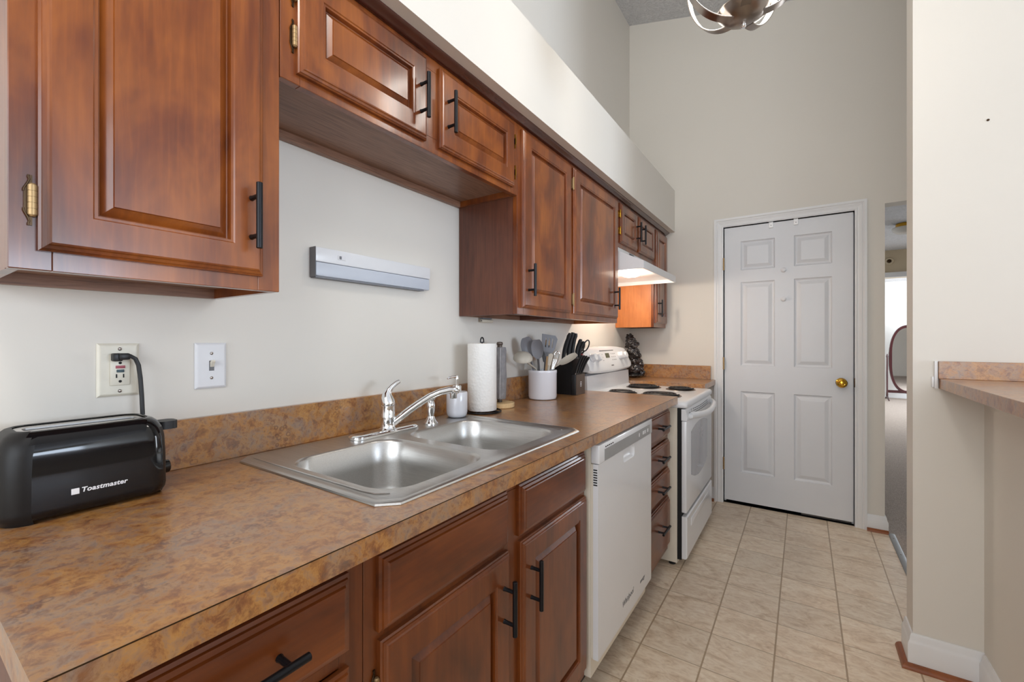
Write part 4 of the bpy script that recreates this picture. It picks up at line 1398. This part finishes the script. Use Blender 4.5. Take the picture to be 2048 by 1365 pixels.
m.build('vent_slots', M['dark_gap'], cpn)
m = MB()
for y, w_ in ((1.735, 0.010), (1.785, 0.016), (1.808, 0.016), (1.845, 0.016)):
    m.box(Wx + 0.0010, Wx + 0.0018, y, y + w_, 0.822, 0.836)
m.build('buttons', M['plate_white'], cpn)
m = MB()
for k in range(7):
    m.box(0.6415, 0.655, Wy0 - 0.0006, Wy0 + 0.0006, 0.735 + 0.0082 * k, 0.739 + 0.0082 * k)
m.build('side_vents', M['dark_gap'], t)
text('brand_lettering', 'Whirlpool', 0.030, t, (Wx - 0.0036, 1.555, 0.222), (0, 1, 0), (0, 0, 1), M['ink_grey'], 0.0003, 0.3)
text('badge_lettering', 'energy', 0.022, t, (Wx - 0.0036, 1.765, 0.215), (0, 1, 0), (0, 0, 1), M['ink_grey'], 0.0003, 0.3)

# ---------------------------------------------------------------- electric range
RY0, RY1, RZ = 2.398, 3.150, 0.888
t = thing('electric_range', 'white electric coil range between drawers and corner worktop', 'range', (0.36, 2.774, 0))
b = MB().box(0.06, 0.657, RY0, RY1, 0.03, 0.852)
b.box(0.60, 0.640, RY0 - 0.0015, RY0, 0.40, 0.82).box(0.60, 0.645, RY0 - 0.0015, RY0, 0.08, 0.24)
b.build('body', M['bisque_app'], t, smooth=False)
for x in (0.12, 0.62):
    for y in (RY0 + 0.05, RY1 - 0.05):
        MB().lathe([(0.018, 0.0), (0.018, 0.008), (0.008, 0.01), (0.008, 0.031)], (x, y, 0), 12).build('foot', M['black_plastic'], t)
MB().box(0.657, 0.678, RY0 + 0.004, RY1 - 0.004, 0.05, 0.85).build('door_gap', M['dark_gap'], t, smooth=False)
ct = MB()
lps = []
for ins, z in ((0.004, 0.8525), (0.0, 0.858), (0.0, 0.874), (0.003, 0.882), (0.009, 0.8865), (0.018, RZ)):
    lps.append(rrect((0.04 + 0.708) / 2, (RY0 + RY1) / 2, 0.668 - 2 * ins, RY1 - RY0 - 2 * ins, 0.022, z, 5))
ct.loft(lps)
ct.build('cooktop', M['white_app'], t, ang=50)
for (x, y, r) in ((0.285, 2.595, 0.082), (0.520, 2.590, 0.106), (0.300, 2.985, 0.106), (0.545, 2.975, 0.082)):
    bn = MB().lathe([(r + 0.010, RZ + 0.0004), (r + 0.008, RZ + 0.003), (r, RZ + 0.0025), (r - 0.01, RZ + 0.0008), (0.02, RZ + 0.0006), (0.0, RZ + 0.0006)], (x, y, 0), 40).build('drip_pan', M['drip'], t)
    m = MB()
    turns = 4 if r > 0.1 else 3
    N = turns * 36
    m.tube([(x + (0.022 + (r - 0.026) * k / N) * math.cos(2 * PI * k / 36), y + (0.022 + (r - 0.026) * k / N) * math.sin(2 * PI * k / 36), RZ + 0.0095) for k in range(N + 1)], 0.0062, 8)
    m.build('coil', M['coil'], bn)
# backguard
MB().prism([(0.045, RZ), (0.155, RZ), (0.142, RZ + 0.010), (0.138, 0.995), (0.045, 0.995)], lambda u, v, t_: (u, t_, v), RY0 + 0.004, RY1 - 0.004).build('backguard_riser', M['white_app'], t, smooth=False)
MB().box(0.045, 0.128, RY0 + 0.012, RY1 - 0.012, 0.995, 1.010).build('backguard_gap', M['alu_grey'], t, smooth=False)
bg = MB()
lps = []
NB = 24
for k in range(NB + 1):
    u = k / NB
    y = RY0 + (RY1 - RY0) * u
    e2 = (2 * u - 1) ** 2
    zt = 1.170 - 0.020 * e2 - (0.012 if k in (0, NB) else 0)
    zb = 1.002 + 0.010 * e2 + (0.008 if k in (0, NB) else 0)
    f_ = 0.006 if k in (0, NB) else 0.0
    lps.append([(0.045, y, zb), (0.150 - f_, y, zb), (0.163 - f_, y, zb + 0.012), (0.162 - f_, y, zb + 0.03), (0.122 - f_, y, zt - 0.010), (0.112 - f_, y, zt), (0.060, y, zt), (0.045, y, zt - 0.01)])
bg.loft(lps)
bgo = bg.build('backguard', M['white_app'], t, ang=40)


def onface(y, s, out):
    """point on the sloping console face: s 0..1 from bottom to top"""
    a, b_ = Vector((0.162, y, 1.034)), Vector((0.122, y, 1.158))
    n = Vector((0.124, 0, 0.040)).normalized()
    return a.lerp(b_, s) + n * out


def face_box(y0, y1, s0, s1, o0, o1):
    m_ = MB()
    m_.loft([[onface(y0, s0, o), onface(y1, s0, o), onface(y1, s1, o), onface(y0, s1, o)] for o in (o0, o1)])
    return m_


def dial(y, r, nm='knob'):
    n = Vector((0.124, 0, 0.040)).normalized()
    c_ = onface(y, 0.55, 0.0)
    up = Vector((-0.040, 0, 0.124)).normalized()
    m_ = MB()
    lps_ = []
    for rr, h in ((r * 1.12, 0.0005), (r * 1.12, 0.004), (r, 0.006), (r * 0.92, 0.026), (r * 0.8, 0.030)):
        lps_.append([c_ + n * h + (Vector((0, 1, 0)) * math.cos(a) + up * math.sin(a)) * rr * (1 + 0.03 * math.cos(8 * a)) for a in [2 * PI * k / 32 for k in range(32)]])
    m_.loft(lps_)
    m_.build(nm, M['white_app'], bgo)


for y in (2.475, 2.553, 2.955, 3.030):
    dial(y, 0.026)
face_box(2.700, 2.765, 0.50, 0.74, 0.0004, 0.0014).build('display', M['lcd'], bgo, smooth=False)
face_box(2.620, 2.860, 0.86, 0.90, 0.0004, 0.0014).build('trim_line', M['ink_grey'], bgo, smooth=False)
m = MB()
for y in (2.64, 2.80, 2.83, 2.86):
    for s0 in (0.36, 0.52, 0.68):
        a = face_box(y, y + 0.014, s0, s0 + 0.03, 0.0003, 0.0010)
        m.merge(a.bm)
m.build('button_marks', M['grey_panel'], bgo, smooth=False)
face_box(2.755, 2.795, 0.06, 0.12, 0.0004, 0.0014).build('badge', M['ink_grey'], bgo, smooth=False)
# oven door with arched window, arched handle and vent louvres
od = MB()
od.box(0.678, 0.704, RY0 + 0.003, RY1 - 0.003, 0.300, 0.784, 0.005)
odo = od.build('oven_door', M['white_app'], t)
tp = MB().prism([(0.678, 0.786), (0.706, 0.786), (0.708, 0.80), (0.700, 0.838), (0.694, 0.846), (0.678, 0.846)], lambda u, v, t_: (u, t_, v), RY0 + 0.003, RY1 - 0.003)
tpo = tp.build('vent_rail', M['white_app'], t, smooth=False)
yc = (RY0 + RY1) / 2
N = 24
wy0, wy1 = 2.512, 2.985
up_, lo_ = [], []
for k in range(N + 1):
    u = k / N
    y = wy0 + (wy1 - wy0) * u
    e_ = (2 * u - 1) ** 2
    up_.append((y, 0.738 - 0.030 * e_ + 0.004))
    lo_.append((y, 0.435 + 0.045 * e_ - 0.002))
ol = up_ + lo_[::-1]
MB().loft([[(0.7042, y, z) for y, z in ol], [(0.7056, y, z) for y, z in ol]]).build('window', M['glass_dark'], odo, smooth=False, label='grey arched oven window')
hd = [(0.706, RY0 + 0.070, 0.800)]
for k in range(17):
    u = k / 16
    hd.append((0.716 + 0.036 * math.sin(PI * u) ** 0.6, RY0 + 0.055 + (RY1 - RY0 - 0.11) * u, 0.812 - 0.018 * math.sin(PI * u)))
hd.append((0.706, RY1 - 0.070, 0.800))
MB().tube(hd, [0.013] + [0.0155] * 17 + [0.013], 14, 1.15, (0, 0, 1)).build('handle', M['white_app'], odo, label='arched white oven handle')
m = MB()
for row, z0_ in ((0, 0.836), (1, 0.826), (2, 0.816)):
    for k in range(11):
        y = RY0 + 0.125 + 0.047 * k
        e_ = (2 * (y + 0.015 - RY0) / (RY1 - RY0) - 1) ** 2
        zz = z0_ - 0.016 * (1 - e_) + 0.004
        x_ = 0.7072 - (zz - 0.80) * 0.21
        m.box(x_ - 0.003, x_ + 0.0010, y, y + (0.034 if 0 < k < 10 else 0.016), zz, zz + 0.0032)
m.build('louvres', M['dark_gap'], tpo, smooth=False)
sd_ = MB()
sd_.loft([[(x_, y, z) for (y, z) in ((RY0 + i_, 0.055 + i_), (RY1 - i_, 0.055 + i_), (RY1 - i_, 0.283 - i_), (RY0 + i_, 0.283 - i_))] for x_, i_ in ((0.680, 0.003), (0.700, 0.003), (0.706, 0.009))])
sdo = sd_.build('storage_drawer', M['white_app'], t, smooth=False)
MB().box(0.7055, 0.7085, RY0 + 0.10, RY1 - 0.10, 0.205, 0.245, 0.0014).build('grip_ridge', M['white_app'], sdo)

# ---------------------------------------------------------------- range hood
HY0, HY1 = 2.489, 3.243
t = thing('range_hood', 'white under-cabinet range hood with its lamp lit', 'range hood', (0.2, 2.866, 1.63))
m = MB()
# outer shell: back, sloping front and lip, open underneath
pfo = [(0.0025, 1.626), (0.0025, 1.767), (0.294, 1.767), (0.296, 1.745), (0.436, 1.676), (0.452, 1.670), (0.452, 1.626), (0.446, 1.626), (0.446, 1.668), (0.290, 1.742), (0.008, 1.742), (0.008, 1.626)]
m.loft([[(u, y, v) for u, v in pfo] for y in (HY0 + 0.003, HY1 - 0.003)])
m.build('shell', M['white_app'], t, smooth=False)
for y in (HY0, HY1 - 0.003):
    MB().prism([(0.0025, 1.626), (0.0025, 1.767), (0.294, 1.767), (0.296, 1.745), (0.436, 1.676), (0.452, 1.670), (0.452, 1.626)], lambda u, v, t_: (u, t_, v), y, y + 0.003).build('side_plate', M['white_app'], t, smooth=False)
MB().box(0.009, 0.445, HY0 + 0.004, HY1 - 0.004, 1.652, 1.656).build('inner_panel', M['white_app'], t, smooth=False)
MB().loft([rrect(0.265, 2.79, w_, h_, 0.02, z, 4) for w_, h_, z in ((0.10, 0.16, 1.6515), (0.10, 0.16, 1.640), (0.07, 0.12, 1.630))]).build('lamp_lens', M['hood_lamp'], t, label='glowing lamp lens')
m = MB()
for k in range(3):
    for q in range(3):
        m.box(0.2955, 0.2966, 2.700 + 0.001 * q, 2.790, 1.7485 + 0.0055 * k, 1.7510 + 0.0055 * k)
m.build('vent_slots', M['ink_grey'], t, smooth=False)
for y in (2.83, 2.87):
    MB().box(0.2955, 0.302, y, y + 0.014, 1.750, 1.760, 0.001).build('rocker_switch', M['plate_white'], t)
hl_d = bpy.data.lights.new('range_hood_lamp', 'POINT')
hl_d.energy, hl_d.color, hl_d.shadow_soft_size = 5.0, (1.0, 0.87, 0.72), 0.03
hl = bpy.data.objects.new('range_hood_lamp', hl_d)
SC.collection.objects.link(hl)
hl.location = (0.265, 2.79, 1.600)

# ---------------------------------------------------------------- carved statue
rnd = random.Random(11)
m = MB()
path = [(0.085, 3.40, 0.942, 0.060), (0.095, 3.405, 0.985, 0.055), (0.098, 3.40, 1.03, 0.047), (0.093, 3.395, 1.075, 0.044), (0.082, 3.39, 1.12, 0.043), (0.072, 3.39, 1.165, 0.047), (0.058, 3.39, 1.20, 0.042), (0.050, 3.39, 1.228, 0.028)]
for x, y, z, r in path:
    z = max(z, WZ + 0.012 + r * 0.72)
    m.ball((x, y, z), r, (0.95, 1.0, 0.72), 18, 12)
for x, y, z, r in path:
    for q in range(9):
        a = rnd.uniform(0, 2 * PI)
        rr = r * rnd.uniform(0.75, 1.0)
        px = x + rr * math.cos(a)
        if px < 0.03:
            continue
        br, bz = r * rnd.uniform(0.2, 0.42), rnd.uniform(0.7, 1.2)
        m.ball((px, y + rr * math.sin(a), max(z + rnd.uniform(-0.02, 0.02), WZ + 0.010 + br * bz)), br, (1, 1, bz), 10, 8)
m.ball((0.085, 3.40, 0.925), 0.066, (1, 1, 0.17), 20, 8)
so = m.build('carved_statue', M['statue'], None, loc=(0.085, 3.40, WZ), merge=False)
so.location += Vector((0.014, 0, 0.009))
rm = so.modifiers.new('remesh', 'REMESH')
rm.mode, rm.voxel_size, rm.use_smooth_shade = 'VOXEL', 0.0032, True
tx = bpy.data.textures.new('carving', 'CLOUDS')
tx.noise_scale, tx.noise_depth = 0.022, 2
dm = so.modifiers.new('carve', 'DISPLACE')
dm.texture, dm.strength, dm.mid_level, dm.texture_coords = tx, 0.016, 0.5, 'LOCAL'
setp(so, 'dark carved statue standing in the corner behind the range', 'statue')

# ---------------------------------------------------------------- bar counter at the right
t = thing('bar_counter', 'rust-brown laminate bar counter on the half wall', 'bar counter', (1.75, 1.2, 1.036))
MB().box(1.6195, 2.10, -2.0, YP - 0.002, 1.036, 1.0725, 0.001, 1).build('slab', M['laminate'], t, smooth=False)
MB().box(1.6165, 2.10, YP - 0.019, YP - 0.002, 1.0727, 1.1350, 0.001, 1).build('backsplash', M['laminate'], t, smooth=False)
MB().box(1.607, 1.6160, YP - 0.012, YP - 0.0005, 1.036, 1.136, 0.001).box(1.600, 1.607, YP - 0.008, YP - 0.0005, 1.040, 1.079, 0.002).build('caulk_bead', M['trim_white'], t)
o = MB().lathe([(0.004, -0.0005), (0.004, -0.002), (0.0025, -0.003)], (2.037, YP, 2.472 - 0.0) if False else (1.744, YP, 1.975), 10, 'y').build('wall_hole', M['hinge_dark'], None, loc=(1.744, YP, 1.975))  # dark disc standing for a small hole in the wall
setp(o, 'tiny dark screw hole high on the pale wall above the bar', 'screw')

# ---------------------------------------------------------------- pendant light
LX, LY, LZ, PS = 1.060, 1.50, 2.205, 0.79
t = thing('pendant_light', 'brushed nickel ceiling light with glowing looped ribbons', 'ceiling light', (LX, LY, LZ))


def psc(prof):
    return [(r * PS, z * PS) for r, z in prof]


MB().lathe(psc([(0.0, -0.024), (0.012, -0.024), (0.030, -0.021), (0.060, -0.010), (0.082, 0.005), (0.094, 0.020), (0.094, 0.023), (0.084, 0.019), (0.0, 0.012)]), (LX, LY, LZ), 40).build('bowl', M['nickel'], t)
MB().lathe(psc([(0.0, -0.046), (0.006, -0.046), (0.0095, -0.042), (0.0095, -0.034), (0.007, -0.031), (0.007, -0.023)]), (LX, LY, LZ), 16).build('finial', M['chrome'], t)
zc = ceil_z(LX) - LZ
MB().lathe([(0.006, 0.010), (0.006, zc - 0.04), (0.055, zc - 0.035), (0.058, zc + 0.02)], (LX, LY, LZ), 24).build('stem', M['nickel'], t)
MB().lathe(psc([(0.045, 0.02), (0.048, 0.05), (0.048, 0.30), (0.045, 0.33)]), (LX, LY, LZ), 24).build('glass_tube', M['glass_white'], t)
for k, (az, tilt, rr, hh) in enumerate(((2.62, 0.5, 0.175, 0.20), (3.75, -0.55, 0.165, 0.21), (0.15, 0.5, 0.165, 0.20), (1.25, -0.5, 0.155, 0.21), (4.9, 0.5, 0.15, 0.20))):
    pts, nrm = [], []
    for i in range(41):
        a = -PI / 2 + PI * i / 40
        r_ = (0.045 + rr * math.cos(a) ** 0.9) * PS if i not in (0, 40) else 0.045 * PS
        h_ = (0.195 + hh * math.sin(a)) * PS
        tw = tilt * (a + PI / 2) / PI
        pts.append((LX + r_ * math.cos(az + tw), LY + r_ * math.sin(az + tw), LZ + h_))
        nrm.append((math.cos(a) * math.cos(az + tw), math.cos(a) * math.sin(az + tw), math.sin(a)))
    rb = MB().ribbon(pts, [0.027] * 41, nrm, 0.0026).build('ribbon', M['nickel'], t, smooth=True)
    ip = [Vector(p) - Vector(n_) * 0.0022 for p, n_ in zip(pts, nrm)]
    MB().ribbon(ip, [0.024] * 41, nrm, 0.0016).build('led_strip', M['led'], rb, smooth=True)
pl_d = bpy.data.lights.new('pendant_lamp', 'POINT')
pl_d.energy, pl_d.color, pl_d.shadow_soft_size = 9.0, (1.0, 0.94, 0.86), 0.12
pl = bpy.data.objects.new('pendant_lamp', pl_d)
SC.collection.objects.link(pl)
pl.location = (LX, LY, LZ + 0.17)

# ---------------------------------------------------------------- things seen through the passage
t = thing('hall_ceiling_light', 'brass flush ceiling light with white glass bowl in the hall', 'ceiling light', (2.11, 6.10, 2.44))
MB().lathe([(0.085, 2.4395), (0.085, 2.400), (0.080, 2.398)], (2.11, 6.10, 0), 32).build('collar', M['brass'], t)
MB().lathe([(0.112, 2.399), (0.116, 2.390), (0.106, 2.362), (0.075, 2.340), (0.030, 2.330), (0.0, 2.329)], (2.11, 6.10, 0), 32).build('glass_bowl', M['glass_white'], t)
t = thing('door_chime', 'round dark-centred chime on the tan wall above the hall opening', 'chime', (2.185, 7.8, 2.29))
MB().lathe([(0.052, -0.0006), (0.052, -0.012), (0.044, -0.020), (0.026, -0.022), (0.024, -0.016), (0.0, -0.016)], (2.185, 7.8, 2.29), 28, 'y').build('ring', M['hall_tan'], t)
MB().lathe([(0.023, -0.0165), (0.023, -0.024), (0.015, -0.028), (0.0, -0.028)], (2.185, 7.8, 2.29), 20, 'y').build('centre', M['hinge_dark'], t)
# cheval mirror: oval frame on a mahogany stand
my, mx, mz, ma, mb_ = 11.55, 2.98, 0.83, 0.305, 0.66
t = thing('cheval_mirror', 'oval standing mirror in a dark mahogany frame in the far room', 'mirror', (mx, my, 0.004))
N = 64


def ov(a, kx=0.0):
    ca, sa = math.cos(a), math.sin(a)
    e_ = 2.6
    return (math.copysign(abs(ca) ** (2 / e_), ca), math.copysign(abs(sa) ** (2 / e_), sa))


pts = [(mx + ma * ov(2 * PI * k / N)[0], my, mz + mb_ * ov(2 * PI * k / N)[1]) for k in range(N)]
fr = MB()
lps = []
for p in pts:
    cdir = Vector((p[0] - mx, 0, p[2] - mz)).normalized()
    P = Vector(p)
    lps.append([P + cdir * 0.030 + Vector((0, 0.014, 0)), P + cdir * 0.024 + Vector((0, -0.016, 0)), P - cdir * 0.024 + Vector((0, -0.016, 0)), P - cdir * 0.030 + Vector((0, 0.014, 0))])
fr.loft(lps, closed=True)
fr.build('frame', M['mahogany'], t, ang=50)
gl = MB()
gl.loft([[(p[0], my + 0.006, p[2]) for p in pts], [(p[0], my + 0.010, p[2]) for p in pts]])
gl.build('glass', M['mirror'], t, smooth=False)
for sx in (-1, 1):
    x = mx + sx * 0.355
    MB().lathe([(0.014, 0.03), (0.018, 0.10), (0.014, 0.2), (0.016, 0.5), (0.013, 0.86), (0.018, 0.88), (0.010, 0.92), (0.0, 0.94)], (x, my, 0), 14).build('post', M['mahogany'], t)
    MB().tube([(x, my - 0.24, 0.012), (x, my - 0.16, 0.030), (x, my, 0.075), (x, my + 0.16, 0.030), (x, my + 0.24, 0.012)], [0.010, 0.013, 0.018, 0.013, 0.010], 10).build('foot', M['mahogany'], t)
MB().box(mx - 0.36, mx + 0.36, my - 0.012, my + 0.012, 0.15, 0.205, 0.004).build('stretcher', M['mahogany'], t)
